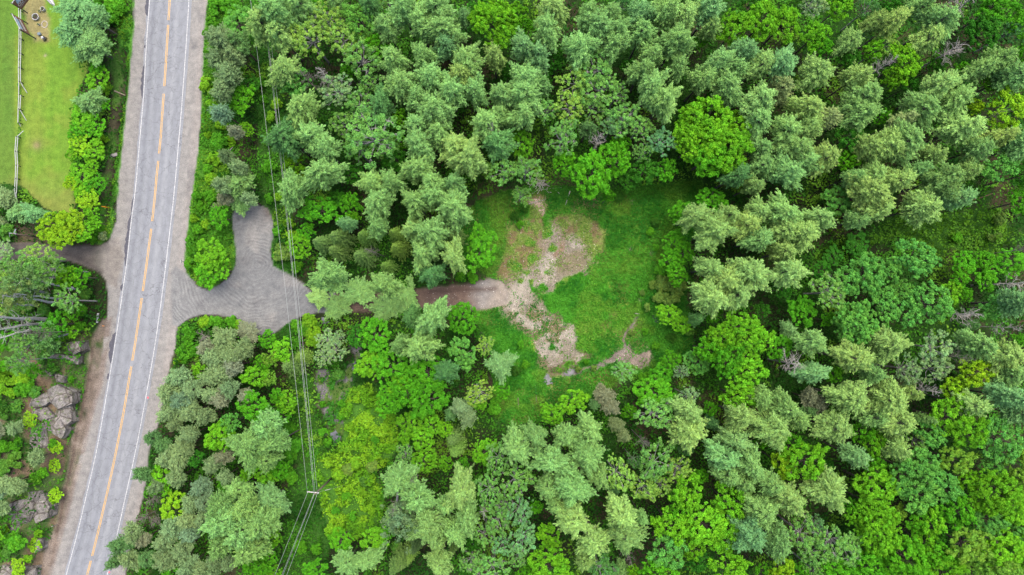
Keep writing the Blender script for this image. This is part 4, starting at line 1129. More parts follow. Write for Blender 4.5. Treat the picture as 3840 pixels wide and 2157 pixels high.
'i': """1280 60 90 Tg8;1380 110 90 Tb8;1470 50 100 Tg8;1600 80 90 Tg8;1680 120 100 Tk8;1880 90 80 Tk7;1740 30 80 Tg8;1280 220 90 Tg7;1330 300 70 Tg7;1450 210 100 Tg8;1560 240 80 Tg8;1170 420 75 Td8;1240 460 75 Td8;1450 380 90 Tg8;1400 470 80 Tg8;1700 360 100 Ml8;1640 440 70 Ml8;1760 290 80 Mm8;1880 190 65 Mb7;1880 400 120 Pg;1830 520 90 Pg;1900 560 90 Pg;
1080 690 72 Td8;1230 660 75 Ml6;1240 760 75 Ml6;1360 540 110 Tg8;1290 560 90 Tg8;1320 880 85 My6;1260 950 70 My6;1370 960 60 Ml6;1350 700 80 Tg8;1530 770 90 Tb8;1500 560 70 Md6;1640 600 95 Tg8;1700 560 70 Tk8;1710 690 75 Tg8;1150 870 75 Dk6;1090 1010 80 Dk6;1180 1030 70 Dk6;1180 780 60 Tg8;1010 1120 80 Tg8;930 1220 90 Td8;890 1330 70 Td8;1000 1330 80 Tg8;1110 1330 80 Td7;
1300 1080 100 Tg8;1420 1020 90 Tg8;1450 1130 90 Tb8;1250 1200 90 Tg8;1250 1320 100 Tg8;1380 1250 90 Tg8;1430 1370 90 Tg8;1450 890 90 Tg8;1560 900 80 Tb8;1540 1010 70 Tg8;1540 1380 80 Tg8;1080 1180 70 Tk7;1760 820 80 Pg8;1850 760 80 Pb8;1660 900 80 Pg;1740 1010 110 Pg;1860 940 100 Pg;1650 1080 100 Pg;1800 1130 130 Pg;1900 1060 90 Pg;1700 1200 90 Pg;1850 1250 90 Pg;1640 1320 60 Tg8;1740 1350 70 Tg8;1900 1360 70 Mb7;1870 680 50 Ml7;1310 1420 60 Mb6;1620 1410 60 Tg8;1700 760 50 Mb6;
60 40 70 Bl;240 30 90 Bb;330 60 60 Bm;150 60 50 Bl;290 260 62 My3;190 160 60 Bm;60 140 60 Bm;100 210 60 Bm;60 330 80 Tk5;180 330 70 Tg5;110 430 75 Bb;200 440 60 Bb;40 500 60 Bb;340 540 70 Tg5;200 560 70 Bm;450 480 55 My3;440 620 50 My3;440 440 40 Bb;100 610 70 Bm;140 730 100 Tg6;60 790 90 Tb6;230 760 70 Tg6;330 700 60 Bb;380 660 50 Bb;430 840 60 My3;400 880 40 Bl;80 900 80 Tg5;
50 1090 75 Ml4;110 1070 40 Bl;200 1150 90 Bb;150 1220 70 Bm;290 1220 55 My3;320 1120 40 Bl;200 1340 60 My3;190 1410 50 My3;40 1240 60 Bb;30 1000 50 Bb;20 1160 50 Bb;250 1300 40 Bl;530 260 24 Bb;480 350 40 Bb""",
'j': """60 300 90 Pg;150 340 90 Pg;60 430 110 Pg;190 430 80 Pg;40 530 90 Pg;110 560 80 Pg;240 130 85 Ml6;170 90 60 Mb6;80 220 80 Mb5;200 220 70 Mb5;30 130 70 Mb5;110 660 95 Ml6;200 640 70 Mb6;50 870 80 Pb;130 830 80 Pb8;170 920 80 Pd8;60 980 100 Pg;50 1100 100 Pg;100 1070 70 Pg;40 1220 80 Pg;250 560 80 Bb;260 700 80 Bb;300 460 70 Bb;250 330 70 Bb;130 1160 70 Ml6;100 1290 80 Mb6;60 1390 80 Mb6;150 1420 60 Ml5;
1130 70 120 Mb;1010 120 110 Mb6;1280 60 110 Mb7;1220 170 110 Mb7;1360 130 80 Mb7;1100 20 90 Ml7;1180 290 95 Ml6;1260 390 90 Ml6;1310 300 80 Ml6;1130 400 60 Ml5;1130 530 75 Am6;1210 580 70 Ml6;1290 560 80 Ml6;1540 190 90 Tg8;1600 260 75 Tg8;1480 230 60 Td7;1640 70 85 Al8;1720 50 80 Al8;1690 150 55 Ml7;1810 180 80 Bb;1850 60 70 Mb6;1480 430 80 Sg;1500 520 80 Sy;1430 340 60 Ml6;1740 480 85 Ml7;1700 560 60 Ml7;1430 600 60 Ml6;1560 600 50 Mb6;
1070 640 80 Pg;1140 720 80 Pg;1060 790 80 Pg;1150 830 60 Pg;1190 690 60 Dk;1060 920 60 Dw;1020 960 60 Pg7;1110 970 60 Pg7;1070 1060 55 Pg7;1270 840 100 Pg;1180 920 80 Pg;1330 960 100 Py;1230 1020 110 Py;1330 1080 110 Py;1200 1120 80 Py;1400 1060 80 Py;1440 900 80 Pg;1520 740 100 Pg;1600 820 90 Py;1500 860 90 Py;1560 950 90 Pg;1600 1050 80 Pg;1480 1080 90 Pg;1560 1150 80 Pg;1580 670 70 Pg;1380 1180 70 Py;
1850 500 85 Am;1820 600 80 Am;1880 700 90 Am;1770 720 80 Am;1770 830 90 Am;1870 880 90 Am;1790 980 90 Am;1870 1060 80 Am;1740 1160 80 Am;1860 1200 80 Ab;1700 1080 60 Am;1870 400 70 Pg;1720 950 50 Dw;900 1130 80 Ml5;860 1210 70 Ml5;960 1190 60 My5;1000 1120 50 Mb5;620 1150 80 Mb5;680 1220 60 Mb5;720 1330 90 Pg8;820 1360 90 Pg8;640 1390 70 Pg8;900 1300 60 Pg8;480 1370 75 Mb5;400 1420 60 Mb5;1090 1370 90 Sg;1030 1420 70 Sg;1160 1320 60 Sy;
1350 1310 80 Py;1420 1370 80 Py;1650 1310 90 Am;1740 1380 90 Am;1860 1350 80 Am;1630 1370 55 Dw7;1560 1290 60 Ad;1580 1400 60 Md6;560 1110 55 Bl;460 1250 50 Bb;330 1230 60 Bb;500 160 34 Bb;510 370 44 Bb;540 440 40 Bb;640 160 40 Bb;640 250 40 Bb;760 600 60 Bl;700 650 60 Bo;620 690 60 Bl;880 620 60 Bo;820 740 50 Bm;1200 1240 70 Sd;1060 1240 60 Bm;1640 1190 60 Md6;1480 1260 60 Sg;760 120 40 Bl;700 330 45 Bl;900 420 45 Bb;980 330 40 Bl;680 850 45 Bb;850 950 50 Bl;740 1000 45 Bb;820 820 40 Bl;600 960 40 Bb;760 470 40 Bl""",
'k': """270 210 70 Ml6;350 240 60 Ml6;470 100 80 Ml6;420 170 70 Ml6;540 150 60 Ml6;680 90 90 Tk8;740 160 80 Tk8;620 160 60 Td7;790 300 70 To8;840 390 70 To8;930 100 70 Mb7;1040 40 90 Mb7;1150 60 80 Mb7;880 200 60 Mb6;1050 180 80 Am;960 240 80 Am;1090 290 70 Am;1120 150 60 Am;1300 80 80 Ag;1250 170 70 Pg;1380 220 80 Py;1260 290 90 Py;1360 330 90 Py;1280 400 80 Py;1380 430 70 Py;1490 190 55 Mb7;
1660 50 90 Ml;1760 90 80 Ml;1600 110 70 Ml;1700 140 60 Ml;1850 100 80 Pg;1780 220 90 Py;1860 290 90 Py;1690 250 80 Pg;1850 400 70 Py;1620 400 90 Pb;1720 450 90 Pb;1560 480 80 Pb;1640 560 100 Pg;1760 600 100 Pg;1600 680 100 Pg;1720 730 90 Pg;1830 690 80 Pg;1500 590 60 Pg;1800 510 60 Pg;
60 430 80 Pg;50 540 80 Pg;140 350 80 Pg;200 430 80 Pg;250 520 80 Pg;420 340 70 Pg;400 430 80 Pg;560 300 80 Pg;620 400 90 Pg;520 450 90 Pg;230 620 90 Pg;360 590 100 Pg;500 580 100 Pg;620 560 90 Pg;260 760 100 Pg;400 720 100 Py;520 720 100 Pg;640 700 90 Pg;420 840 90 Pg;560 820 70 Pg;320 900 80 Pg;440 960 90 Py;360 1030 80 Py;470 1070 80 Py;540 980 60 Pg;
60 650 80 Am;40 760 80 Am;70 860 80 Am;50 970 90 Ab;110 1080 90 Ab;60 1170 90 Ab;50 1290 80 Am;180 920 50 Mb6;250 1110 70 Ml6;310 1180 70 Ml6;240 1210 60 Ml6;780 580 70 Al;760 700 80 Al;830 760 60 Al;720 640 60 Al;900 560 60 Ad;1020 530 80 Am;1130 530 80 Am;1000 640 80 Al;950 740 80 Al;1080 650 80 Al;1120 760 80 Al;1040 820 70 Al;1210 640 80 Al;1300 600 70 Al;1280 720 70 Ml;1340 790 80 Ml;1240 870 80 Ml;1330 880 60 Ml;1400 690 60 Mb7;
800 920 90 Py;740 970 80 Py;860 1010 90 Py;780 1090 100 Py;910 1110 90 Pg;940 1180 80 Py;830 1190 90 Py;650 1120 90 Py;560 1200 90 Py;660 1220 80 Py;720 1170 60 Py;980 1010 60 Pg;540 1320 70 Py;590 1120 60 Dw;
1170 1000 110 Ml;1280 950 90 Mb;1390 1000 100 Ml;1100 1080 80 Ml;1230 1090 90 Ml;1360 1110 90 Ml;1450 1080 80 Ml;1560 860 90 Ml;1650 830 80 Ml;1620 950 100 Ml;1540 1000 80 My;1660 1060 80 Ml;1570 1130 80 Ml;1500 1190 80 Ml;1130 1180 90 Mm;1080 1270 90 Mm;1200 1260 90 Mb;1320 1230 90 Ml;1360 1330 70 Md;1080 1390 90 Mb;1190 1390 80 Mb;990 1400 80 Mb;
1840 880 80 Pg;1780 960 80 Pg;1860 990 80 Pg;1750 1060 90 Pb;1840 1110 90 Pg;1700 1170 90 Pb;1800 1220 100 Pb;1860 1190 60 Pg;1880 780 70 Pg;1860 1400 70 Mb;1560 1360 80 Ml;1660 1320 80 Ml;1700 1410 80 Ml;1520 1410 60 Ml;1440 1300 60 Md;180 1370 90 Ml;280 1320 80 Ml;380 1380 80 Ml;100 1400 60 Mb;640 1310 80 Ad;700 1390 80 Ad;580 1400 60 Am;870 1290 65 Dk;830 1390 60 Pg7;900 1400 50 Ml;1860 430 50 Mb7;980 430 60 Dk;770 800 60 Td7;1300 480 60 Ad;1500 300 60 Pd7;1620 280 60 Pd""",
'l': """60 120 80 Pg;130 220 80 Py;50 270 90 Py;110 330 90 Py;220 270 80 Pg;50 390 80 Py;300 110 80 Tk8;380 170 80 Tk8;280 210 60 Td8;560 70 90 Py;660 110 80 Py;500 160 70 Py;420 300 80 Py;530 290 80 Py;490 400 80 Py;400 400 60 Pg;860 80 90 Py;960 120 90 Py;1050 80 70 Py;880 200 90 Pg;1000 230 80 Py;800 230 80 Pg;740 280 60 Pg;940 320 80 Py;860 320 60 Py;1040 300 60 Py;1380 70 80 My;1330 20 70 My;1170 50 75 Dw;
1480 130 80 Py;1560 170 80 Py;1420 170 60 Py;1720 60 90 Pb;1820 110 90 Pb;1700 150 60 Pb;1880 200 80 Pb;1840 280 70 Pb;1290 200 100 Ml;1390 250 100 Ml;1330 340 100 Ml;1470 310 100 My;1560 330 80 Ml;1440 410 80 Ml;1560 410 60 Ml;1260 280 70 Ml;1140 340 80 Mm;1210 410 80 Mm;1080 420 80 Am;1170 260 50 Pg;680 370 80 Mb;770 420 70 Ml;740 490 60 Ml;920 460 70 Py;980 510 70 Py;640 510 80 Pb;600 580 60 Pg;690 560 50 Py;
160 480 90 Mb;280 500 90 Ml;380 540 80 Ml;280 610 90 Ml;160 570 80 Ml;90 620 80 My;180 660 60 My;60 530 60 Ml;50 720 70 Py;100 810 80 Py;70 900 70 Pg;200 850 80 Py;230 930 60 Py;150 780 60 Py;380 740 80 Py;450 820 80 Py;530 760 70 Py;480 900 70 Py;340 800 60 Pg;30 960 60 Pg;1400 540 80 Mo;1340 600 70 Mo;1470 600 60 Mo;1690 330 80 Mm;1720 430 80 Mm;1640 520 80 Mm;1780 500 60 Mm;1850 470 60 Mo;1850 560 80 Mo;1800 620 60 Mo;
960 600 80 Mm;1060 660 100 Mm;1180 640 90 Mm;1240 730 90 Mm;1020 770 90 Mm;1130 790 100 Mm;1050 880 80 Mm;1330 750 70 Mm;1190 880 70 Mm;1340 840 70 Mm;1120 540 60 Mb;780 620 80 Mb;850 700 80 Ml;740 720 80 Ml;660 780 70 Ml;760 820 80 Ml;880 780 60 Ml;700 900 80 Ml;820 920 80 Ml;600 900 60 Mb;620 1000 80 Ml;740 1020 90 My;860 1040 90 Ml;940 960 70 Mo;720 1120 90 My;840 1140 80 Ml;760 1230 80 Ml;680 1250 60 Ml;900 1080 60 Ml;
1460 720 80 Ml;1520 800 70 Ml;1420 880 80 Mb;1340 950 80 Mb;1220 980 90 Ml;1110 1000 80 Mb;1180 1070 80 Ml;1060 1080 60 Mb;1440 990 70 Mb;1640 630 80 Mm;1720 700 90 Ml;1840 740 80 Mo;1620 760 80 Ml;1740 820 90 Ml;1860 850 80 Ml;1640 890 90 Ml;1770 940 90 Ml;1880 960 80 Ml;1560 970 80 Mm;1670 1020 80 Mm;1790 1070 80 Mm;1880 1080 70 Ml;1880 640 60 Mo;
220 1060 90 Am;330 1030 70 Ab;180 1150 80 Am;290 1160 90 Am;400 1130 80 Ag;500 1110 90 Am;580 1180 80 Am;450 1220 90 Am;340 1270 90 Am;520 1280 80 Am;230 1260 70 Am;40 1100 70 Pg;60 1200 70 Pg;40 1280 50 Pg;60 1360 80 My;130 1320 50 Ml;40 1430 50 Ml;1050 1190 80 Mb;1150 1180 80 Ml;1200 1270 80 Mb;1060 1290 70 Mb;960 1250 60 Mb;
1340 1180 80 Mo;1450 1170 80 Mo;1540 1150 80 Mo;1440 1270 80 Mo;1560 1250 80 Mm;1660 1200 80 Ml;1720 1290 80 Ml;1620 1330 80 Mo;1330 1310 80 Mb;1240 1380 80 Ml;1130 1380 80 Mb;1020 1390 70 Mb;1380 1400 80 Ml;1500 1380 80 Mo;1820 1180 70 Ml;1870 1270 80 Mb;1800 1340 80 Mo;1880 1380 70 Ml;1720 1400 70 Mo;920 1370 70 Mb;800 1330 70 Mb;700 1370 80 Mb;610 1320 70 Mb;520 1390 80 Mb;420 1380 80 Mb;320 1390 80 Am;200 1400 70 Mb;1240 1130 60 Md;880 1290 60 Md;420 620 50 Md6""",
}

# ------------------------------------------------------------------ read the survey, join lobes of one crown
ENT = []
for t, txt in TREES.items():
    for e in txt.replace('\n', '').split(';'):
        if not e.strip():
            continue
        a = e.split()
        (px_, py_), = T(t, (float(a[0]), float(a[1])))
        hh = float(a[3][2:]) if len(a[3]) > 2 else None
        ENT.append([px_, py_, float(a[2]) * K, a[3][0], a[3][1], hh])

FAM = {'l': 0, 'y': 0, 'b': 1, 'm': 1, 'd': 2, 'o': 3, 'g': 4, 'k': 5, 'w': 6}


def fam(e):
    return {'P': 'P', 'A': 'A', 'T': 'T' + str(e[4] == 'k'), 'S': 'S'}.get(e[3], e[3] + str(FAM[e[4]]))


def join_lobes(ents):
    left = list(ents)
    left.sort(key=lambda e: -e[2])
    out = []
    while left:
        s = left.pop(0)
        grp = [s]
        if s[3] in 'PMAS' and not (s[5] and s[5] <= 4.5):
            rmax = {'P': 98, 'M': 110, 'A': 92, 'S': 60}[s[3]]
            if s[5] and s[5] < 6.5:
                rmax *= 0.72
            while True:
                best = None
                wsum = sum(g[2] ** 2 for g in grp)
                mx = sum(g[0] * g[2] ** 2 for g in grp) / wsum; my = sum(g[1] * g[2] ** 2 for g in grp) / wsum
                for e in left:
                    if fam(e) != fam(s) or bool(e[5] and e[5] < 8) != bool(s[5] and s[5] < 8):
                        continue
                    d = math.hypot(e[0] - mx, e[1] - my)
                    if d + e[2] * 0.75 > rmax:
                        continue
                    if best is None or d < best[0]:
                        best = (d, e)
                if best is None:
                    break
                grp.append(best[1]); left.remove(best[1])
        w_ = np.array([g[2] ** 2 for g in grp]); P_ = np.array([[g[0], g[1]] for g in grp])
        c = (P_ * w_[:, None]).sum(0) / w_.sum()
        if len(grp) == 1:
            out.append(dict(px=c[0], py=c[1], r=s[2], sp=s[3], co=s[4], h=s[5], el=1.0, an=0.0))
            continue
        dd = P_ - c
        cov = (dd.T * w_) @ dd / w_.sum() + np.eye(2) * (np.mean([g[2] for g in grp]) ** 2 / 4)
        ev, evec = np.linalg.eigh(cov)
        el = float(np.clip(math.sqrt(ev[1] / ev[0]), 1.0, 1.28))
        r = 2.0 * math.sqrt(math.sqrt(ev[0] * ev[1])) * 1.04
        an = math.atan2(-evec[1, 1], evec[0, 1])
        cc = {}
        for g in grp:
            cc[g[4]] = cc.get(g[4], 0) + g[2] ** 2
        hs = [g[5] for g in grp if g[5]]
        out.append(dict(px=c[0], py=c[1], r=r, sp=s[3], co=max(cc, key=cc.get), h=max(hs) if len(hs) * 2 > len(grp) else None, el=el, an=an))
    return out


CROWNS = join_lobes(ENT)

# landmarks of the photograph (pixel, phrase)
LM = [
    ((330, 150), 'the large pine at the lawn edge'), ((454, 348), 'the log in the ditch'), ((75, 470), 'the gap in the rail fence'),
    ((393, 780), 'the orange guy guard'), ((180, 945), 'the dark gravel driveway'), ((689, 978), 'the white roadside sign'),
    ((950, 800), 'the top of the gravel lot'), ((740, 1120), 'the gravel lot entrance'), ((960, 1255), 'the bottom of the gravel lot'),
    ((1140, 1080), 'the gravel lot tip'), ((1189, 1845), 'the utility pole'), ((255, 1500), 'the big roadside rock'),
    ((150, 1900), 'the lower roadside rock'), ((90, 1215), 'the grey dead trunks'), ((1700, 1115), 'the brown dirt track'),
    ((2080, 950), 'the pale sandy patch'), ((2010, 765), 'the brush pile'), ((2130, 720), 'the white fallen log'),
    ((2360, 1340), 'the muddy patch'), ((2060, 1425), 'the grey puddles'), ((2458, 1195), 'the small dark pool'),
    ((2239, 537), 'the bleached dead treetop'), ((2661, 517), 'the big round lime maple'), ((3602, 30), 'the bare tree at the top edge'),
    ((3547, 199), 'the silvery dead treetop'), ((3800, 1068), 'the spiky dead boughs'), ((3597, 1183), 'the fan-shaped dead tree'),
    ((2960, 1362), 'the forked dead tree'), ((3621, 1387), 'the yellow ball-shaped tree'), ((3278, 1093), 'the huge spreading green tree'),
    ((3650, 855), 'the shaded fern hollow'), ((3587, 1586), 'the vivid lime dome'), ((1856, 100), 'the pale lime starburst'),
    ((1393, 542), 'the crown with grey limbs'), ((1239, 90), 'the airy olive crown'), ((1607, 884), 'the starburst pine'),
    ((1350, 1090), 'the twin pines over the track'), ((1400, 1600), 'the lime marsh'), ((1502, 1800), 'the tall spruce with bare trunk'),
    ((1249, 1307), 'the frothy grey-green shrub'), ((2557, 1925), 'the wide lime canopy'), ((2726, 1068), 'the yellow-tipped pine'),
    ((2263, 1487), 'the grey-brown bush'), ((2358, 2079), 'the bare boughs by the bottom edge'), ((2980, 1716), 'the two-lobed lime tree'),
    ((3437, 1800), 'the dense mid green dome'), ((3288, 1984), 'the yellow-lime thicket'), ((2920, 110), 'the lime trio'),
    ((3756, 413), 'the yellow crown at the edge'), ((3044, 433), 'the brownish pine'), ((876, 1985), 'the large pale pine'),
    ((1000, 1636), 'the plume-shaped pine'), ((244, 849), 'the lime tree by the driveway'), ((2120, 1750), 'the broad sage pine'),
    ((1700, 560), 'the pine cluster'), ((2480, 250), 'the crowded sage pines'), ((3780, 1980), 'the bottom corner grove'),
    ((2750, 1750), 'the trailing pine boughs'), ((2000, 250), 'the layered pine'), ((640, 1750), 'the scrub by the road bend'),
    ((600, 640), 'the cracked asphalt straight'), ((1850, 1950), 'the airy leaning crowns'), ((1120, 420), 'the power line bend'),
]
DIRS = ['right of', 'upper right of', 'above', 'upper left of', 'left of', 'lower left of', 'below', 'lower right of']
ORD = ['', 'second ', 'third ', 'fourth ', 'fifth ', 'sixth ', 'seventh ', 'eighth ', 'ninth ', 'tenth ', 'eleventh ', 'twelfth ']


def sizeword(r):
    return 'small ' if r < 36 else 'large ' if r > 78 else ''


def label_all(items, words):
    groups = {}
    for it in items:
        cand = sorted(LM, key=lambda l: math.hypot(l[0][0] - it['px'], l[0][1] - it['py']))
        cand = [c for c in cand if math.hypot(c[0][0] - it['px'], c[0][1] - it['py']) > 25][:1]
        (lx0, ly0), ph = cand[0]
        dx_, dy_ = it['px'] - lx0, it['py'] - ly0
        k = int(round(math.degrees(math.atan2(-dy_, dx_)) / 45.0)) % 8
        desc = words(it)
        groups.setdefault((desc, k, ph), []).append((math.hypot(dx_, dy_), id(it), it))
    for (desc, k, ph), L in groups.items():
        L.sort(key=lambda q: q[0])
        for n, (_, _, it) in enumerate(L):
            o = ORD[n] if n < len(ORD) else 'outermost '
            it['label'] = f"{desc}, {o}{'one ' if o else ''}{DIRS[k]} {ph}" if o else f"{desc} {DIRS[k]} {ph}"


label_all(CROWNS, lambda it: sizeword(it['r']) + WORDS[it['sp']][it['co']])
GROUPN = {'P': 'pine trees of the forest', 'T': 'scrub pines beside the road', 'M': 'broadleaf trees of the forest', 'A': 'open-crowned trees of the forest',
          'S': 'spruce trees near the lot', 'B': 'shrubs along the clearings', 'D': 'bare dead trees of the forest'}
rt = random.Random(11)
CI = np.random.default_rng(5)
n_by = {}
for it in CROWNS:
    sp = it['sp']
    Rm = it['r'] / 23.6
    if it['h']:
        Ht = it['h'] * 1.15
    elif sp == 'P':
        Ht = min(20.5, 11.5 + 1.9 * Rm)
    elif sp == 'D':
        Ht = 15
    else:
        Ht = min(17.5, 8.0 + 1.75 * Rm)
    if sp == 'B':
        Ht = min(3.4, 0.9 + 1.0 * Rm)
    if sp == 'M' and it['h'] and it['h'] <= 3:
        Ht = max(1.5, 1.6 * Rm)
    key = sp
    if sp == 'P' and Rm < 3.1:
        key = 'p'
    if sp == 'M' and Rm < 3.3:
        key = 'm'
    for _try in range(16):
        zc = Ht * (0.7 if sp != 'B' else 0.5)
        wx, wy = to_world(it['px'], it['py'], zc)
        wx, wy = float(wx), float(wy)
        bpx, bpy_ = to_pixel(wx, wy, 0.0)
        bp_ = (np.array([bpx]), np.array([bpy_]))
        if max(float(paved(*bp_)[0]), float(sdist(*bp_, LAWN)[0]) - 12, float(sdist(*bp_, TRACK)[0])) < -4 or Ht < 2.5:
            break
        Ht *= 0.88          # rooted off the road, so it must be lower
    gz = float(zat(wx, wy))
    (tm, cm), R0, H0 = PROTO[key][rt.randrange(len(PROTO[key]))]
    s = Rm / R0 * {'P': 1.22, 'p': 1.2, 'M': 1.06, 'm': 1.06, 'A': 1.06, 'T': 1.1, 'S': 1.08, 'B': 1.05, 'D': 1.0}[key]
    sz = Ht / H0
    if sp == 'D':
        s = max(0.35, min(1.0, Rm / R0)); 
    e = math.sqrt(it['el'])
    root = thing(NAME[sp], it['label'], 'shrub' if sp == 'B' else 'tree', (wx, wy, gz), it['an'] if it['el'] > 1.03 else rt.uniform(0, 6.28), GROUPN[sp],
                 (s * e, s / e, sz))
    if it['el'] > 1.03 and rt.random() < 0.5:
        root.rotation_euler[2] += math.pi
    j = 1 + float(np.clip(CI.normal(0, 0.075), -.16, .16))
    jh = CI.normal(0, 0.04)
    if sp == 'D':
        bc = (.27, .25, .225) if it['co'] == 'w' else (.13, .118, .10)
        put('trunk', tm, root, bc); put('branches', cm, root, bc)
    else:
        gcol = GREEN[sp][it['co']]
        gcol = (gcol[0] * j * (1 + jh), gcol[1] * j, gcol[2] * j * (1 - jh))
        bcol = {'P': (.07, .06, .057), 'T': (.07, .05, .042), 'M': (.07, .06, .05), 'A': (.20, .195, .185), 'S': (.06, .05, .04), 'B': (.06, .045, .03)}[sp]
        put('trunk' if sp != 'B' else 'stems', tm, root, bcol)
        put('crown' if sp != 'B' else 'foliage', cm, root, gcol)
    n_by[sp] = n_by.get(sp, 0) + 1
print('TREES', sum(n_by.values()), n_by)

# ------------------------------------------------------------------ undergrowth that nobody could count
def scatter(name, wfun, dens, size, hfun, colfun, label, cat, seed, area=(-GX, GX, -GY, GY), aspect=0.85, tilt=0.45, stems=None):
    rng = np.random.default_rng(seed)
    x0, x1, y0, y1 = area
    n = int((x1 - x0) * (y1 - y0) * dens)
    x = rng.uniform(x0, x1, n); y = rng.uniform(y0, y1, n)
    px, py = to_pixel(x, y, 0.0)
    keep = rng.random(n) < wfun(px, py, x, y)
    x, y, px, py = x[keep], y[keep], px[keep], py[keep]
    h = hfun(px, py, x, y)
    z = zat(x, y) + h * rng.uniform(0.72, 1.0, len(x)) + 0.05
    e = 0.35
    hx = (hfun(*to_pixel(x + e, y, 0.0), x + e, y) - h) / e
    hy = (hfun(*to_pixel(x, y + e, 0.0), x, y + e) - h) / e
    nm = np.stack([-hx, -hy, np.ones(len(x))], -1) + rng.normal(size=(len(x), 3)) * tilt
    nm /= np.linalg.norm(nm, axis=1)[:, None]
    lum = rng.uniform(0.75, 1.25, len(x))
    hs = rng.uniform(-0.12, 0.12, len(x))
    col = colfun(px, py, x, y) * lum[:, None] * np.stack([1 + hs, np.ones(len(x)), 1 - hs], -1)
    v, f, t = leaves(np.stack([x, y, z], -1), nm, size, aspect, rng, col, 0.06)
    o = put(name, mesh_np(name, v, f, M_LEAF, tint=t), color=(1, 1, 1), kind='stuff')
    tag(o, label, cat)
    print(name, len(x))
    return o


def cmix(a, b, w_):
    return np.array(a) * (1 - w_[:, None]) + np.array(b) * w_[:, None]


def clear(px, py):
    """1 on open soil, 0 on anything driven or mown"""
    wxp = px + (fbm(px, py, 30, 81) - 0.5) * 16
    return sstep(2, 10, -np.maximum(paved(wxp, py), sdist(wxp, py, TRACK))) * sstep(-2, 6, -sdist(wxp, py, LAWN))


def ug_w(px, py, x, y):
    m = sdist(px, py, MEADOW)
    w_ = clear(px, py) * sstep(0, 25, -m) * sstep(-6, 6, -sdist(px, py, MARSH)) * sstep(-4, 8, -sdist(px, py, BANK))
    w_ = w_ * (1 - sstep(-4, 8, sdist(px, py, CREEKBED)) * 0.8)
    rk = sstep(0, 10, sdist(px, py, ROCKLAND)); w_ = w_ * (1 - rk * sstep(0.46, 0.54, fbm(x, y, 3.5, 35)) * 0.9)
    dl = sstep(0, 8, sdist(px, py, DITCHLAND)); w_ = w_ * (1 - dl * 0.6)
    return w_ * np.maximum(0.45 + 0.55 * sstep(0.38, 0.5, fbm(x, y, 4.0, 83)), sstep(-20, 20, sdist(px, py, FERN)))


def ug_h(px, py, x, y):
    edge = sstep(0, 45, -np.maximum(paved(px, py), sdist(px, py, MEADOW)))
    return (0.15 + edge * (0.3 + 2.4 * sstep(0.42, 0.72, fbm(x, y, 2.6, 85, 3))))


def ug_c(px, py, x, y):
    c = cmix((.013, .062, .005), (.040, .150, .009), sstep(0.4, 0.6, fbm(x, y, 5, 87)))  # leaf greens darkened, shade of the tall trees put into the colour
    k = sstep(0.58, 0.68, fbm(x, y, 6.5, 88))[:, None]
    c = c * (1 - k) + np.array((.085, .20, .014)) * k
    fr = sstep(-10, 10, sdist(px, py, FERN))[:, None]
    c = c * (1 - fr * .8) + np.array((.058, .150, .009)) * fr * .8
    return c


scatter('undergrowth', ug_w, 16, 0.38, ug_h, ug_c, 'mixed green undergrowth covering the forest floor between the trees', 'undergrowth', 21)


def md_w(px, py, x, y):
    wx_ = px + (fbm(x, y, 5.0, 1) - 0.5) * 34 + (vnoise(x, y, 0.8, 5) - 0.5) * 9 + (fbm(x, y, 1.6, 7) - 0.5) * 26
    wy_ = py + (fbm(x, y, 5.0, 2) - 0.5) * 34 + (vnoise(x, y, 0.8, 6) - 0.5) * 9 + (fbm(x, y, 1.6, 8) - 0.5) * 26
    m = sstep(-10, 5, sdist(wx_, wy_, MEADOW))
    bare = np.maximum(sstep(-26, 14, sdist(wx_, wy_, SAND) + (fbm(x, y, 0.9, 108) - 0.5) * 30), 0.7 * sstep(-14, 14, sdist(wx_, wy_, T('g', (0, 960), (160, 1000), (220, 1180), (540, 1150), (600, 1270), (420, 1340), (300, 1400), (190, 1260), (110, 1060))) + (fbm(x, y, 1.4, 117) - .5) * 40)); cl = sstep(-3, 3, np.maximum(sdist(wx_, wy_, CLOVER), sdist(wx_, wy_, CLOVER2)))
    bare = np.maximum(bare, sstep(-3, 3, sdist(wx_, wy_, CREEKMUD)))
    sd_ = np.full(px.shape, -1e9)
    for (sx, sy), r in zip(spots, ra):
        sd_ = np.maximum(sd_, r * K * 1.15 - np.hypot(wx_ - sx, wy_ - sy))
    spw = sstep(-2, 3, sd_)
    br = sstep(-16, 14, sdist(wx_, wy_, BRUSH) + (fbm(x, y, 2.0, 54) - 0.5) * 50)
    base_ = 0.95 * (1 - br) + br * (0.06 + 0.5 * sstep(0.47, 0.6, fbm(x, y, 2.2, 55)))
    w_ = base_ * (1 - bare) + bare * (0.05 + 0.35 * sstep(0.6, 0.68, fbm(x, y, 1.3, 105)) + 0.25 * sstep(0.56, 0.66, fbm(x, y, 2.0, 58)) * (py > 1120))
    w_ = np.maximum(w_, cl * 0.85 * (1 - 0.8 * sstep(0.6, 0.68, fbm(x, y, 2.6, 59))))
    w_ = np.maximum(w_, spw * 0.9)
    w_ = w_ * (1 - np.exp(-(ldist(wx_, wy_, CREEKLINE) / 7) ** 2))
    return w_ * m * clear(px, py)


def md_h(px, py, x, y):
    tall = sstep(2180, 2330, px) * sstep(1250, 1100, py)
    return 0.06 + 0.4 * sstep(0.35, 0.7, fbm(x, y, 1.0, 91, 3)) * (1 - sstep(-6, 6, sdist(px, py, BRUSH)) * 0.6) + tall * 0.6 * sstep(0.35, 0.7, fbm(x, y, 1.1, 92, 2))


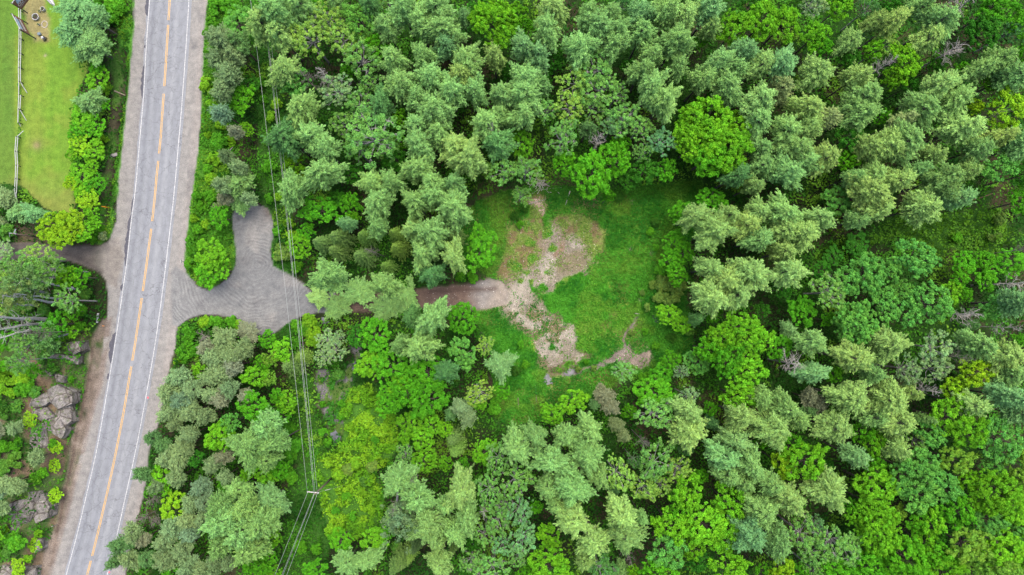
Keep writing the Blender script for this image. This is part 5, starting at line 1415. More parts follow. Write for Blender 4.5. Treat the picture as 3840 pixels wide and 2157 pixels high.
def md_c(px, py, x, y):
    t = sstep(0.4, 0.62, fbm(x, y, 3.5, 93))
    c = cmix((.017, .105, .008), (.043, .180, .013), t)
    k = (sstep(0.55, 0.68, fbm(x, y, 5, 94)) * 0.8)[:, None]
    c = c * (1 - k) + np.array((.075, .18, .016)) * k
    br = sstep(-6, 6, sdist(px, py, BRUSH))[:, None]
    c = c * (1 - br * 0.7) + np.array((.13, .19, .035)) * br * 0.7
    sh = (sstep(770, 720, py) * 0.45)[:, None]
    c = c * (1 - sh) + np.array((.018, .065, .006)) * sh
    return c


mx0, my0 = to_world(1680, 1640); mx1, my1 = to_world(2720, 640)
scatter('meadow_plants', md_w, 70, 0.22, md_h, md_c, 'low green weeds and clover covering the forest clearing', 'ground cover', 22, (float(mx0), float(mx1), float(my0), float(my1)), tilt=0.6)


def ms_w(px, py, x, y):
    w1 = sstep(-8, 8, sdist(px + (fbm(x, y, 3, 95) - .5) * 50, py + (fbm(x, y, 2, 106) - .5) * 50, MARSH)) * (1 - 0.95 * sstep(0.57, 0.62, fbm(x, y, 2.0, 96)))
    w2 = sstep(-4, 4, sdist(px, py, CREEKBED)) * sstep(0.52, 0.58, fbm(x, y, 1.6, 97))
    return np.maximum(w1, w2)


def ms_h(px, py, x, y):
    return 0.2 + 1.5 * sstep(0.3, 0.75, fbm(x, y, 1.5, 98, 3))


def ms_c(px, py, x, y):
    c = cmix((.075, .21, .009), (.130, .275, .012), sstep(0.4, 0.6, fbm(x, y, 2.4, 99)))
    k = sstep(-4, 4, sdist(px, py, CREEKBED))[:, None]
    c = c * (1 - k) + np.array((.03, .13, .012)) * k
    k = (sstep(0.58, 0.64, fbm(x, y, 3.5, 100)) * 0.6)[:, None]
    return c * (1 - k) + np.array((.06, .18, .01)) * k


ax0, ay0 = to_world(1150, 2080); ax1, ay1 = to_world(1540, 1240)
scatter('marsh_plants', ms_w, 66, 0.30, ms_h, ms_c, 'bright lime marsh plants filling the wet hollow beside the power line', 'ground cover', 23, (float(ax0), float(ax1), float(ay0), float(ay1)))


def vg_w(px, py, x, y):
    a = sstep(-2, 6, sdist(px, py, VERGE_R)) * sstep(0.36, 0.46, fbm(x, y, 3, 101)) * 0.8
    b = sstep(-2, 4, sdist(px, py, VERGE_L)) * sstep(0.38, 0.46, fbm(x, y, 3.5, 102)) * sstep(4, 9, ldist(px, py, DITCH))
    c = (1 - sstep(3, 6, np.abs(px - (82 - 0.016 * py)))) * (py > 145) * (py < 700)
    e = (1 - sstep(0, 9, np.abs(-paved(px, py) - 6))) * (px > 640) * 0.5
    return np.maximum.reduce([a * clear(px, py), b * clear(px, py), c, e * clear(px, py)])


def vg_h(px, py, x, y):
    return 0.1 + 0.55 * sstep(0.4, 0.7, fbm(x, y, 1.1, 103, 2)) * sstep(0, 14, -paved(px, py))


def vg_c(px, py, x, y):
    c = cmix((.04, .15, .008), (.10, .22, .012), sstep(0.42, 0.62, fbm(x, y, 3, 104)))
    k = ((px < 100) * 1.0)[:, None]
    return c * (1 - k) + np.array((.05, .15, .015)) * k


vx0, vy0 = to_world(40, 1300); vx1, vy1 = to_world(920, -60)
scatter('verge_weeds', vg_w, 50, 0.19, vg_h, vg_c, 'green weeds along the road verges and under the rail fence', 'ground cover', 24, (float(vx0), float(vx1), float(vy0), float(vy1)))

# stones strewn over bare ground
rs = np.random.default_rng(31)
sv, sf, stt = [], [], []
n = 0
cand = rs.uniform([to_world(1600, 0)[0], to_world(0, 1700)[1]], [to_world(2480, 0)[0], to_world(0, 700)[1]], (9000, 2))
pp = to_pixel(cand[:, 0], cand[:, 1], 0.0)
ok = (np.maximum.reduce([sdist(pp[0], pp[1], SAND), sdist(pp[0], pp[1], CREEKMUD), sdist(pp[0], pp[1], TRACK), sdist(pp[0], pp[1], BRUSH) - 6]) > 0) & (rs.random(9000) < 0.45)
for x_, y_ in cand[ok]:
    r = rs.uniform(0.03, 0.085)
    z_ = float(zat(x_, y_))
    ring = [(x_ + r * math.cos(a) * rs.uniform(.7, 1.2), y_ + r * math.sin(a) * rs.uniform(.7, 1.2), z_ - 0.01) for a in (0.3, 1.9, 3.3, 4.8)]
    sv += ring + [(x_, y_, z_ + r * 0.8)]
    sf += [(n, n + 1, n + 4), (n + 1, n + 2, n + 4), (n + 2, n + 3, n + 4), (n + 3, n, n + 4)]
    c = rs.uniform(0.25, 0.5)
    stt += [(c, c * .94, c * .88)] * 4
    n += 5
M_STONE, _nt, _b = new_mat('loose_stone')
_a = N(_nt, 'ShaderNodeAttribute', attribute_name='tint'); _nt.links.new(_a.outputs['Color'], _b.inputs['Base Color']); _b.inputs['Roughness'].default_value = 0.9
o = put('scattered_stones', mesh_np('scattered_stones', sv, sf, M_STONE, tint=stt), kind='stuff')
tag(o, 'small pale stones strewn over the bare soil of the clearing', 'stones')

# ------------------------------------------------------------------ rocks in the road cut
def rock_block(pts_px, z0, z1, seed, parent, name='rock'):
    rr = random.Random(seed)
    bm = bmesh.new()
    cxp = sum(p[0] for p in pts_px) / len(pts_px); cyp = sum(p[1] for p in pts_px) / len(pts_px)
    for px_, py_ in pts_px:
        px_ = cxp + (px_ - cxp) * 1.28; py_ = cyp + (py_ - cyp) * 1.28
        x_, y_ = to_world(px_, py_); x_, y_ = float(x_), float(y_)
        cx0, cy0 = to_world(cxp, cyp)
        bm.verts.new((x_, y_, z0))
        f = rr.uniform(0.85, 1.02)
        bm.verts.new((float(cx0) + (x_ - float(cx0)) * f, float(cy0) + (y_ - float(cy0)) * f, z1 * rr.uniform(0.7, 1.0) + z0 * 0))
    for _ in range(3):
        bm.verts.new((float(cx0) + rr.uniform(-.4, .4), float(cy0) + rr.uniform(-.4, .4), z1 * rr.uniform(1.0, 1.12)))
    bmesh.ops.convex_hull(bm, input=bm.verts[:])
    bmesh.ops.delete(bm, geom=[v for v in bm.verts if not v.link_faces], context='VERTS')
    bmesh.ops.subdivide_edges(bm, edges=bm.edges[:], cuts=3, use_grid_fill=True)
    for v in bm.verts:
        q = float(fbm(v.co.x * 1.0 + v.co.z, v.co.y - v.co.z, 1.1, seed)) - 0.5
        q2 = float(fbm(v.co.x * 2.0 - v.co.z, v.co.y + v.co.z, 0.8, seed + 5)) - 0.5
        v.co += Vector((q2, q, q * 0.9)) * 0.42
    return bm_obj(name, bm, M_ROCK, parent)


def outcrop(label, blocks, group='bedrock outcrops in the road cut'):
    cx0 = sum(p[0] for b in blocks for p in b[0]) / sum(len(b[0]) for b in blocks)
    cy0 = sum(p[1] for b in blocks for p in b[0]) / sum(len(b[0]) for b in blocks)
    t = thing('rock_outcrop', label, 'rock', (0, 0, 0), 0, group)
    for k, (pts, z0, z1) in enumerate(blocks):
        rock_block(pts, z0, z1, 900 + int(cx0 + cy0) % 97 + k * 7, t)
    return t


outcrop('large angular grey bedrock outcrop beside the brown bank', [
    (T('i', (440, 40), (520, 15), (590, 60), (590, 130), (520, 160), (450, 110)), -0.4, 3.2),
    (T('i', (345, 90), (440, 60), (450, 120), (400, 160), (330, 150)), 0, 3.6),
    (T('i', (480, 150), (560, 160), (580, 270), (530, 300), (480, 230)), -0.4, 2.2),
    (T('i', (330, 175), (420, 170), (470, 230), (400, 260), (330, 230)), 0, 3.2),
    (T('i', (400, 250), (500, 250), (545, 330), (520, 380), (440, 330)), -0.3, 2.6)])
outcrop('smooth pinkish rock slab below the large angular outcrop', [(T('i', (310, 350), (400, 320), (415, 470), (300, 480)), 0, 3.0), (T('i', (340, 300), (395, 290), (400, 335), (345, 345)), 0, 2.9)])
outcrop('broad pink-grey boulder with a flat top beside the eroded bank', [
    (T('i', (180, 880), (300, 840), (335, 930), (290, 1000), (200, 1000)), 0, 3.3),
    (T('i', (300, 810), (375, 810), (430, 900), (420, 970), (350, 1000), (320, 900)), -0.4, 2.8),
    (T('i', (130, 950), (200, 960), (260, 1020), (160, 1010)), 0, 2.9)])
outcrop('low dark rock ledge under lime shrubs', [(T('i', (120, 1040), (220, 1020), (240, 1060), (150, 1110), (100, 1100)), 0, 2.7), (T('i', (320, 1160), (360, 1165), (360, 1230), (330, 1240)), -0.3, 2.2)])
outcrop('flat brown rock at the bottom left corner beside the road cut', [(T('i', (10, 1370), (110, 1340), (190, 1370), (150, 1447), (10, 1447)), 0, 2.8), (T('i', (240, 1360), (310, 1370), (300, 1440), (235, 1420)), -0.3, 2.2)])
outcrop('rounded grey boulder where the road cut begins', [(T('e', (570, 1140), (655, 1130), (665, 1190), (620, 1220), (575, 1200)), -0.4, 2.9), (T('e', (480, 1215), (590, 1225), (590, 1250), (480, 1245)), 0, 3.3), (T('e', (600, 1230), (640, 1240), (635, 1290), (600, 1280)), -0.4, 2.8)])
outcrop('small jagged grey rock half hidden by verge shrubs', [(T('e', (490, 1360), (550, 1380), (545, 1425), (500, 1420)), 0, 3.2), (T('e', (420, 1340), (480, 1350), (470, 1385)), 0, 3.2)])

# ------------------------------------------------------------------ fence
M_PLANK = plain('weathered_white_rail', (0.42, 0.43, 0.42), 0.8, 0.2, 3.0)
M_POST = plain('dark_post', (0.03, 0.033, 0.03), 0.8, 0.2)
def w3(px_, py_, z_=0.0):
    x_, y_ = to_world(px_, py_, z_)
    return Vector((float(x_), float(y_), z_))


def gpt(px_, py_):
    v = w3(px_, py_); v.z = float(zat(v.x, v.y)); return v


FZ = 1.05
tops = T('a', (148, 20), (146, 75), (148, 185), (149, 290), (147, 400), (144, 508), (146, 615), (147, 715), (142, 822), (140, 925), (126, 1030), (118, 1140), (124, 1245), (120, 1345), (114, 1450)) + T('e', (112, 60))
fence = thing('rail_fence', 'long pale post and rail fence standing on the lawn', 'fence', (0, 0, 0))
pb = []
for px_, py_ in tops:
    v = w3(px_, py_, FZ); pb.append(Vector((v.x, v.y, 0)))
for v in pb:
    g = float(zat(v.x, v.y)) - 0.2
    bm = bmesh.new(); bm_box(bm, (v.x, v.y, g), (v.x, v.y, FZ + 0.1), 0.12, 0.12)
    bm_obj('post', bm, M_POST, fence)
for k in range(len(pb) - 1):
    if k == 9:
        continue     # the gap
    a, b = pb[k], pb[k + 1]
    for s, zz in ((-0.11, FZ + 0.02), (0.13, FZ - 0.12)):
        if k in (6, 8) and s > 0:
            # broken rail, one end fallen outward
            mid = a.lerp(b, 0.05); end = a.lerp(b, 0.75) + Vector((0.75, 0, 0))
            bm = bmesh.new(); bm_box(bm, (mid.x + s, mid.y, zz), (end.x, end.y, 0.15), 0.11, 0.06); bm_obj('rail', bm, M_PLANK, fence)
            continue
        bm = bmesh.new(); bm_box(bm, (a.x + s, a.y, zz), (b.x + s, b.y, zz + random.uniform(-.03, .03)), 0.13, 0.06); bm_obj('rail', bm, M_PLANK, fence)
for (k0, dx0) in ((9, 0.0), (10, 0.75)):
    a = pb[k0]; e = a + Vector((dx0, 0.9 if k0 == 10 else -0.5, 0))
    if k0 == 10:
        e = a + Vector((0.75, 1.2, 0))
    bm = bmesh.new(); bm_box(bm, (a.x, a.y, FZ - 0.05), (e.x, e.y, 0.45), 0.11, 0.06); bm_obj('rail', bm, M_PLANK, fence)

# ------------------------------------------------------------------ roadside billboards on the lawn
M_BROWN = plain('brown_board', (0.22, 0.105, 0.075), 0.6, 0.12, 1.5)
M_DKPOST = plain('dark_green_post', (0.045, 0.055, 0.05), 0.7, 0.15)
M_SKYB = plain('light_blue_print', (0.42, 0.62, 0.78), 0.5, 0.25, 1.0)
M_WLET = plain('white_print', (0.8, 0.82, 0.84), 0.5, 0.05)
M_RED = plain('red_print', (0.55, 0.05, 0.05), 0.5, 0.1)
M_BLUE = plain('dark_blue_print', (0.08, 0.14, 0.28), 0.5, 0.2)
HS = 4.1


def billboard(label, topA, topB, write):
    """board between two posts; A, B are the photographed post tops"""
    a = w3(*topA, HS); b = w3(*topB, HS)
    a.z = b.z = 0
    d = (b - a); L = d.length; d.normalize()
    nrm = Vector((0, 0, 1)).cross(d)          # which side faces the road (east)
    if nrm.x < 0:
        nrm = -nrm
    t = thing('billboard_sign', label, 'sign', (a.x, a.y, 0), 0, 'brown signs on the lawn')
    inv = Matrix.Translation((-a.x, -a.y, 0))
    for v in (a, b):
        bm = bmesh.new(); bm_box(bm, (v.x, v.y, -0.3), (v.x, v.y, HS + 0.1), 0.14, 0.14); bmesh.ops.transform(bm, matrix=inv, verts=bm.verts); bm_obj('post', bm, M_DKPOST, t)
    z0, z1 = HS - 2.45, HS
    bm = bmesh.new(); p = a + nrm * 0.1; q = b + nrm * 0.1
    bm_box(bm, (p.x, p.y, (z0 + z1) / 2), (q.x, q.y, (z0 + z1) / 2), 0.05, z1 - z0)
    bmesh.ops.transform(bm, matrix=inv, verts=bm.verts); bm_obj('board', bm, M_BROWN, t)
    bm = bmesh.new(); bm_box(bm, (p.x, p.y, z1 + 0.03), (q.x, q.y, z1 + 0.03), 0.12, 0.06); bmesh.ops.transform(bm, matrix=inv, verts=bm.verts); bm_obj('board_cap', bm, M_PLANK, t)

    # reading direction: left to right for somebody on the road side
    right = Vector((0, 0, 1)).cross(nrm)
    start = a if (b - a).dot(right) > 0 else b

    def shape(pts, mat, name, lift=0.131):
        bm = bmesh.new()
        vs = []
        for u, z in pts:
            w_ = start + right * (u * L) + nrm * lift
            vs.append(bm.verts.new((w_.x - a.x, w_.y - a.y, z0 + z * (z1 - z0))))
        f = bm.faces.new(vs)
        r = bmesh.ops.extrude_face_region(bm, geom=[f])
        bmesh.ops.translate(bm, verts=[e for e in r['geom'] if isinstance(e, bmesh.types.BMVert)], vec=nrm * 0.008)
        return bm_obj(name, bm, mat, t)

    def text(body, u, z, size, mat, name):
        cu = bpy.data.curves.new(name, 'FONT'); cu.body = body; cu.size = size; cu.extrude = 0.006
        tmp = bpy.data.objects.new(name, cu); COL.objects.link(tmp)
        bpy.context.view_layer.update()
        me = bpy.data.meshes.new_from_object(tmp.evaluated_get(bpy.context.evaluated_depsgraph_get()))
        COL.objects.unlink(tmp); bpy.data.objects.remove(tmp)
        me.materials.clear(); me.materials.append(mat)
        o = put(name, me, t)
        w_ = start + right * (u * L) + nrm * 0.14
        rot = Matrix((right, Vector((0, 0, 1)), nrm)).transposed().to_4x4()
        o.matrix_local = Matrix.Translation((w_.x - a.x, w_.y - a.y, z0 + z * (z1 - z0))) @ rot
        return o
    write(shape, text)
    return t


def sign_one(shape, text):
    shape([(0.13, 0.62), (0.2, 0.9), (0.42, 0.97), (0.62, 0.9), (0.72, 0.7), (0.5, 0.6), (0.3, 0.58)], M_SKYB, 'blue_picture')
    shape([(0.3, 0.66), (0.4, 0.84), (0.55, 0.86), (0.66, 0.74), (0.5, 0.65)], M_WLET, 'white_picture', 0.141)
    text('COTT', 0.06, 0.32, 0.85, M_WLET, 'lettering')
    shape([(0.06, 0.2), (0.9, 0.2), (0.9, 0.24), (0.06, 0.24)], M_PLANK, 'underline')


def sign_two(shape, text):
    shape([(0.05, 0.7), (0.1, 0.93), (0.8, 0.93), (0.95, 0.7), (0.6, 0.66)], M_SKYB, 'blue_picture')
    shape([(0.2, 0.60), (0.5, 0.68), (0.8, 0.60), (0.8, 0.56), (0.5, 0.63), (0.2, 0.56)], M_BLUE, 'blue_stroke')
    shape([(0.8, 0.72), (0.93, 0.74), (0.93, 0.66), (0.82, 0.64)], M_RED, 'red_mark', 0.141)
    for k in range(7):
        u = 0.12 + k * 0.11
        shape([(u, 0.30 + .02 * (k % 2)), (u + 0.07, 0.28), (u + 0.075, 0.46), (u + 0.045, 0.5), (u + 0.005, 0.44)], M_WLET, 'letter_stroke')


billboard('brown roadside sign with white capital lettering by the fence top', (43, 12), (88, -48), sign_one)
billboard('brown roadside sign with a long blue band, tilted across the fence', (43, 53), (75, 112), sign_two)

# ------------------------------------------------------------------ yard things by the signs
M_CONC = plain('concrete', (0.33, 0.31, 0.30), 0.9, 0.2, 8.0, bump=0.3)
M_DIRT = plain('potting_soil', (0.07, 0.05, 0.035), 0.95, 0.4, 8.0)
M_GREYW = plain('grey_white_plastic', (0.55, 0.56, 0.58), 0.5, 0.15, 4.0)
M_BLK = plain('black_plastic', (0.02, 0.02, 0.022), 0.35, 0.3, 3.0)
M_BLUEG = plain('blue_grey_plastic', (0.16, 0.22, 0.27), 0.5, 0.2)


def lathe(bm, prof, sides=20):
    rings = []
    for r, z in prof:
        rings.append([bm.verts.new((r * math.cos(2 * math.pi * j / sides), r * math.sin(2 * math.pi * j / sides), z)) for j in range(sides)])
    for a, b in zip(rings, rings[1:]):
        for j in range(sides):
            bm.faces.new((a[j], a[(j + 1) % sides], b[(j + 1) % sides], b[j]))
    bm.faces.new(rings[0][::-1]); bm.faces.new(rings[-1])


def planter(label, px_, py_, r, h):
    p = gpt(px_, py_)
    t = thing('flower_tub', label, 'planter', p, 0, 'tubs on the dry lawn patch')
    bm = bmesh.new(); lathe(bm, [(r * .75, -0.03), (r, h), (r * .86, h), (r * .8, h * .75)]); bm_obj('tub', bm, M_GREYW, t, smooth=False)
    bm = bmesh.new(); lathe(bm, [(r * .8, h * .74), (r * .79, h * .8), (r * .3, h * .86)]); bm_obj('soil', bm, M_DIRT, t)
    rng = np.random.default_rng(int(px_ * 7))
    pc = rng.normal(size=(5, 3)) * np.array([r * .3, r * .3, .04]) + [0, 0, h + .08]
    v, f, tt = puff_cloud(pc, np.full(5, .12), 14, 0.09, .8, rng)
    put('plant', mesh_np('plant', v, f, M_LEAF, tint=tt), t, (.09, .14, .06))


planter('large round grey tub with a brown middle', 139, 67, 0.62, 0.5)
planter('pale round tub beside the smallest tub', 167, 38, 0.38, 0.6)
planter('tiny pale pot up beside the pale round tub', 152, 44, 0.16, 0.3)
planter('tiny pale pot beside the white stone ring', 149, 94, 0.18, 0.3)
p = gpt(168, 92)
t = thing('stone_ring', 'ring of pale edging stones around a bare bed', 'garden edging', p)
bm = bmesh.new(); bm.verts.ensure_lookup_table()
ME_ST = None
for k in range(16):
    a = 2 * math.pi * k / 16
    if ME_ST is None:
        b_ = bmesh.new(); bmesh.ops.create_cube(b_, size=1.0); bmesh.ops.scale(b_, vec=(0.13, 0.26, 0.14), verts=b_.verts)
        bmesh.ops.bevel(b_, geom=b_.edges[:], offset=0.03, segments=1, affect='EDGES')
        ME_ST = bpy.data.meshes.new('stone'); b_.to_mesh(ME_ST); b_.free(); ME_ST.materials.append(plain('pale_edging', (0.5, 0.45, 0.4), 0.9, 0.2))
    o = put('stone', ME_ST, t); o.location = (math.cos(a) * 0.5, math.sin(a) * 0.6, 0.04); o.rotation_euler[2] = a + random.uniform(-.1, .1)
bm.free()
p = gpt(152, 130)
t = thing('storage_bin', 'blue-grey lidded bin beside the black boat-shaped bag', 'bin', p, 0.3)
bm = bmesh.new(); bmesh.ops.create_cube(bm, size=1.0); bmesh.ops.scale(bm, vec=(0.5, 0.42, 0.4), verts=bm.verts); bmesh.ops.translate(bm, vec=(0, 0, .18), verts=bm.verts); bmesh.ops.bevel(bm, geom=bm.edges[:], offset=0.05, segments=2, affect='EDGES'); bm_obj('body', bm, M_BLUEG, t)
bm = bmesh.new(); bmesh.ops.create_cube(bm, size=1.0); bmesh.ops.scale(bm, vec=(0.56, 0.48, 0.06), verts=bm.verts); bmesh.ops.translate(bm, vec=(0, 0, .41), verts=bm.verts); bmesh.ops.bevel(bm, geom=bm.edges[:], offset=0.02, segments=1, affect='EDGES'); bm_obj('lid', bm, M_BLUEG, t)
p = gpt(170, 147)
t = thing('garden_cart', 'black wheeled cart with white load standing on the lawn', 'cart', p, -0.5)
bm = bmesh.new()
for (x_, y_, z_, s) in ((-.42, -.28, .2, 1), (.42, -.2, .2, 1), (.55, 0.1, .2, 1), (-.1, .4, .2, 1)):
    bm.verts.new((x_ * .7, y_ * .7, z_)); bm.verts.new((x_, y_, 0.62))
bmesh.ops.convex_hull(bm, input=bm.verts[:])
bm_obj('tray', bm, M_BLK, t)
rng = np.random.default_rng(4)
bm = bmesh.new(); bmesh.ops.create_icosphere(bm, subdivisions=2, radius=.26)
for v in bm.verts:
    v.co *= random.uniform(.8, 1.1); v.co.z *= .6
bmesh.ops.translate(bm, vec=(-.1, -.02, .66), verts=bm.verts); bm_obj('load', bm, M_GREYW, t)
for s in (-1, 1):
    bm = bmesh.new(); bmesh.ops.create_cone(bm, cap_ends=True, segments=16, radius1=.18, radius2=.18, depth=.08, matrix=Matrix.Translation((0.1, s * .33, .18)) @ Matrix.Rotation(math.pi / 2, 4, 'X')); bm_obj('wheel', bm, M_BLK, t)
p = gpt(190, 4)
t = thing('small_boat', 'small overturned white boat on the lawn at the top edge', 'boat', p, math.radians(-50))
bm = bmesh.new()
for k in range(9):
    u = k / 8
    w_ = 0.42 * math.sin(math.pi * min(1, 0.25 + u * 0.75)) ** .6 + 0.03
    for j in range(7):
        a = math.pi * j / 6
        bm.verts.new((-1.2 + 2.4 * u, math.cos(a) * w_, math.sin(a) * 0.38 * (0.5 + 0.5 * math.sin(math.pi * (0.2 + .7 * u)))))
bm.verts.ensure_lookup_table()
for k in range(8):
    for j in range(6):
        bm.faces.new([bm.verts[q] for q in (k * 7 + j, k * 7 + j + 1, (k + 1) * 7 + j + 1, (k + 1) * 7 + j)])
bm_obj('hull', bm, M_GREYW, t, smooth=True)
bm = bmesh.new(); bm_box(bm, (-1.2, 0, .40), (1.1, 0, .40), .06, .06); bm_obj('keel', bm, M_BLK, t)

# ------------------------------------------------------------------ power line
M_WOODP = plain('grey_pole_wood', (0.17, 0.13, 0.105), 0.85, 0.3, 3.0)
M_ARM = plain('pale_crossarm_wood', (0.5, 0.47, 0.45), 0.8, 0.15, 3.0)
M_WIRE = plain('aluminium_wire', (0.40, 0.43, 0.41), 0.45, 0.05, metal=0.3)
M_PORC = plain('porcelain', (0.75, 0.72, 0.70), 0.3, 0.05)
M_IRON = plain('galvanised_iron', (0.36, 0.38, 0.4), 0.5, 0.15, metal=0.5)
ZP = 9.8


def utility_pole(label, ctr_px, left_px, right_px):
    c = w3(*ctr_px, ZP); l = w3(*left_px, ZP); r = w3(*right_px, ZP)
    g = float(zat(c.x, c.y))
    t = thing('utility_pole', label, 'utility pole', (c.x, c.y, g))
    o0 = Vector((c.x, c.y, g))
    bm = bmesh.new(); bm_tube(bm, [Vector((0, 0, -0.5)), Vector((0, 0, 5)), Vector((0, 0, ZP - g + 0.35))], [.17, .145, .115], 12); bm_obj('pole', bm, M_WOODP, t, smooth=True)
    d = (r - l).normalized()
    side = Vector((-d.y, d.x, 0)) * 0.18
    bm = bmesh.new(); bm_box(bm, l - o0 + side - d * .12 - Vector((0, 0, .1)), r - o0 + side + d * .12 - Vector((0, 0, .1)), .15, .13); bm_obj('crossarm', bm, M_ARM, t)
    heads = []
    for q in (l, c + (r - l) * 0.0, r):
        pos = q - o0 + side * (1 if q is not c else 1)
        bm = bmesh.new(); lathe(bm, [(.03, 0), (.07, .04), (.045, .08), (.07, .12), (.045, .16), (.06, .2)], 10); bmesh.ops.translate(bm, vec=pos - Vector((0, 0, .04)), verts=bm.verts); bm_obj('insulator', bm, M_PORC, t)
    bm = bmesh.new(); bm_box(bm, Vector((0.1, 0, ZP - g - 1.1)), side + d * 0.5 + Vector((0, 0, ZP - g - .2)), .04, .04); bm_obj('brace', bm, M_IRON, t)
    bm = bmesh.new(); bm_box(bm, Vector((-0.1, 0, ZP - g - 1.1)), side - d * 0.5 + Vector((0, 0, ZP - g - .2)), .04, .04); bm_obj('brace', bm, M_IRON, t)
    return o0, side, d


pt = dict(l=(1153, 1849), c1=(1177, 1852), c2=(1181, 1847), r=(1190, 1852))
o0, side, d = utility_pole('weathered wooden utility pole with a pale crossarm above lime scrub', (1183, 1851), pt['l'], (1193, 1853))
# the next poles stand just outside the photograph
NP = {'l': (905, -270), 'c1': (955, -262), 'c2': (958, -266), 'r': (968, -262)}
SPn = {'l': (948, 2360), 'c1': (975, 2360), 'c2': (980, 2362), 'r': (996, 2362)}
utility_pole('wooden utility pole carrying the line beyond the top edge', (957, -264), NP['l'], (970, -262))
utility_pole('wooden utility pole carrying the line beyond the bottom edge', (978, 2361), SPn['l'], (998, 2362))
M_WIRES = {'l': 'outer wire on the road side of the power line', 'c1': 'first of the paired middle wires of the power line', 'c2': 'second of the paired middle wires of the power line', 'r': 'outer wire on the forest side of the power line'}


def wire(name, pts, r, label, mat=M_WIRE, sag=0.5, z0=ZP + .12, z1=ZP + .12, cat='power line'):
    (ax_, ay_), (bx_, by_) = pts
    a = w3(ax_, ay_, z0); b = w3(bx_, by_, z1)
    P_ = []
    for k in range(25):
        u = k / 24
        q = a.lerp(b, u); q.z -= sag * 4 * u * (1 - u); P_.append(q)
    bm = bmesh.new(); bm_tube(bm, P_, r, 6)
    o = bm_obj(name, bm, mat, smooth=True)
    tag(o, label, cat)


for k in ('l', 'c1', 'c2', 'r'):
    wire('overhead_wire', (pt[k], NP[k]), 0.024, M_WIRES[k] + ', running up from the pole', sag=0.9)
    wire('overhead_wire', (pt[k], SPn[k]), 0.024 if k != 'c2' else 0.018, M_WIRES[k] + ', running down from the pole', sag=0.3)
# guy wires of the pole and the white guard on one of them
a = w3(1186, 1848, ZP - 0.6); b = gpt(1300, 1818); b.z += 0.1
bm = bmesh.new(); bm_tube(bm, [a, b], 0.018, 5); tag(bm_obj('guy_wire', bm, M_WIRE), 'thin pale guy wire slanting from the utility pole to the scrub', 'cable')
m1 = a.lerp(b, .28); m2 = a.lerp(b, .44)
bm = bmesh.new(); bm_tube(bm, [m1, m1.lerp(m2, .5), m2], 0.05, 8); tag(bm_obj('guy_insulator', bm, M_PORC), 'pale tube insulator on the utility pole guy wire', 'cable fitting')
# second service pole at the far left, half hidden
c = w3(49, 876, 7.0); g = float(zat(c.x, c.y))
t = thing('service_pole', 'small service pole with a bent pale crossarm among shrubs by the driveway', 'utility pole', (c.x, c.y, g))
bm = bmesh.new(); bm_tube(bm, [Vector((0, 0, -.4)), Vector((0, 0, 7.1 - g))], [.13, .1], 10); bm_obj('pole', bm, M_WOODP, t, smooth=True)
bm = bmesh.new(); bm_box(bm, Vector((-.75, .1, 6.9 - g)), Vector((.5, -.05, 6.9 - g)), .12, .1); bm_obj('crossarm', bm, M_IRON, t)
for s in (-.05, .1):
    bm = bmesh.new(); bm_box(bm, Vector((s, 0.08, 6.8 - g)), Vector((s + .05, .8, 6.5 - g)), .07, .07); bm_obj('bracket', bm, M_IRON, t)
bm = bmesh.new(); bm_tube(bm, [Vector((-.7, .08, 6.95 - g)), Vector((-.9, -.5, 6.5 - g))], .05, 6); bm_obj('lamp_arm', bm, M_IRON, t)
v0 = w3(58, 722, 1.2); v1 = w3(57, 775, 0.6)
bm = bmesh.new(); bm_tube(bm, [v0, v1], .07, 8); tag(bm_obj('leaning_pipe', bm, M_GREYW), 'pale grey pipe lying between shrubs at the lower end of the fence', 'pipe')

# ------------------------------------------------------------------ roadside odds and ends
M_ORANGE = plain('orange_plastic', (0.85, 0.30, 0.01), 0.45, 0.08)
a = gpt(428, 783); a.z += .05; b = w3(381, 774, 2.9)
bm = bmesh.new(); bm_tube(bm, [a.lerp(b, .34), b], .07, 10); o = bm_obj('guy_guard', bm, M_ORANGE, smooth=True); tag(o, 'bright orange guy wire guard leaning over the roadside ditch', 'guy guard')
bm = bmesh.new(); bm_tube(bm, [a, a.lerp(b, .36)], .02, 6); o = bm_obj('guy_wire', bm, M_WIRE); tag(o, 'short pale wire running from the orange guard to the verge', 'cable')
base_ = gpt(708, 984)
t = thing('road_sign', 'thin white sign seen edge-on beside the shoulder', 'road sign', base_, math.radians(-76))
bm = bmesh.new(); bm_box(bm, (0, 0, -.3), (0, 0, 3.0), .06, .06); bm_obj('post', bm, M_IRON, t)
bm = bmesh.new(); bm_box(bm, (0, 0.04, 2.55), (0, .04, 3.15), .6, .02); bm_obj('plate', bm, M_PORC, t)
c0 = w3(368, 1175, .15); c1 = w3(364, 1212, .15)
t = thing('metal_culvert', 'silvery corrugated culvert lying in the weeds beside the driveway corner', 'culvert', ((c0 + c1) / 2).to_tuple())
mid = (c0 + c1) / 2
for k in range(7):
    q0 = c0.lerp(c1, k / 7) - mid; q1 = c0.lerp(c1, (k + .8) / 7) - mid
    bm = bmesh.new(); bm_tube(bm, [q0, q0.lerp(q1, .5), q1], [.17, .21, .17], 12); bm_obj('pipe_segment', bm, M_GREYW, t, smooth=True)
lg = [gpt(430, 342), gpt(448, 349), gpt(470, 358)]
for q in lg:
    q.z = max(q.z, -0.1) + .12
bm = bmesh.new(); bm_tube(bm, lg, [.14, .12, .06], 8); tag(bm_obj('fallen_log', bm, plain('bleached_wood', (0.33, 0.27, 0.2), .85, .2)), 'bleached log bridging the roadside ditch', 'log')
q = gpt(423, 582)
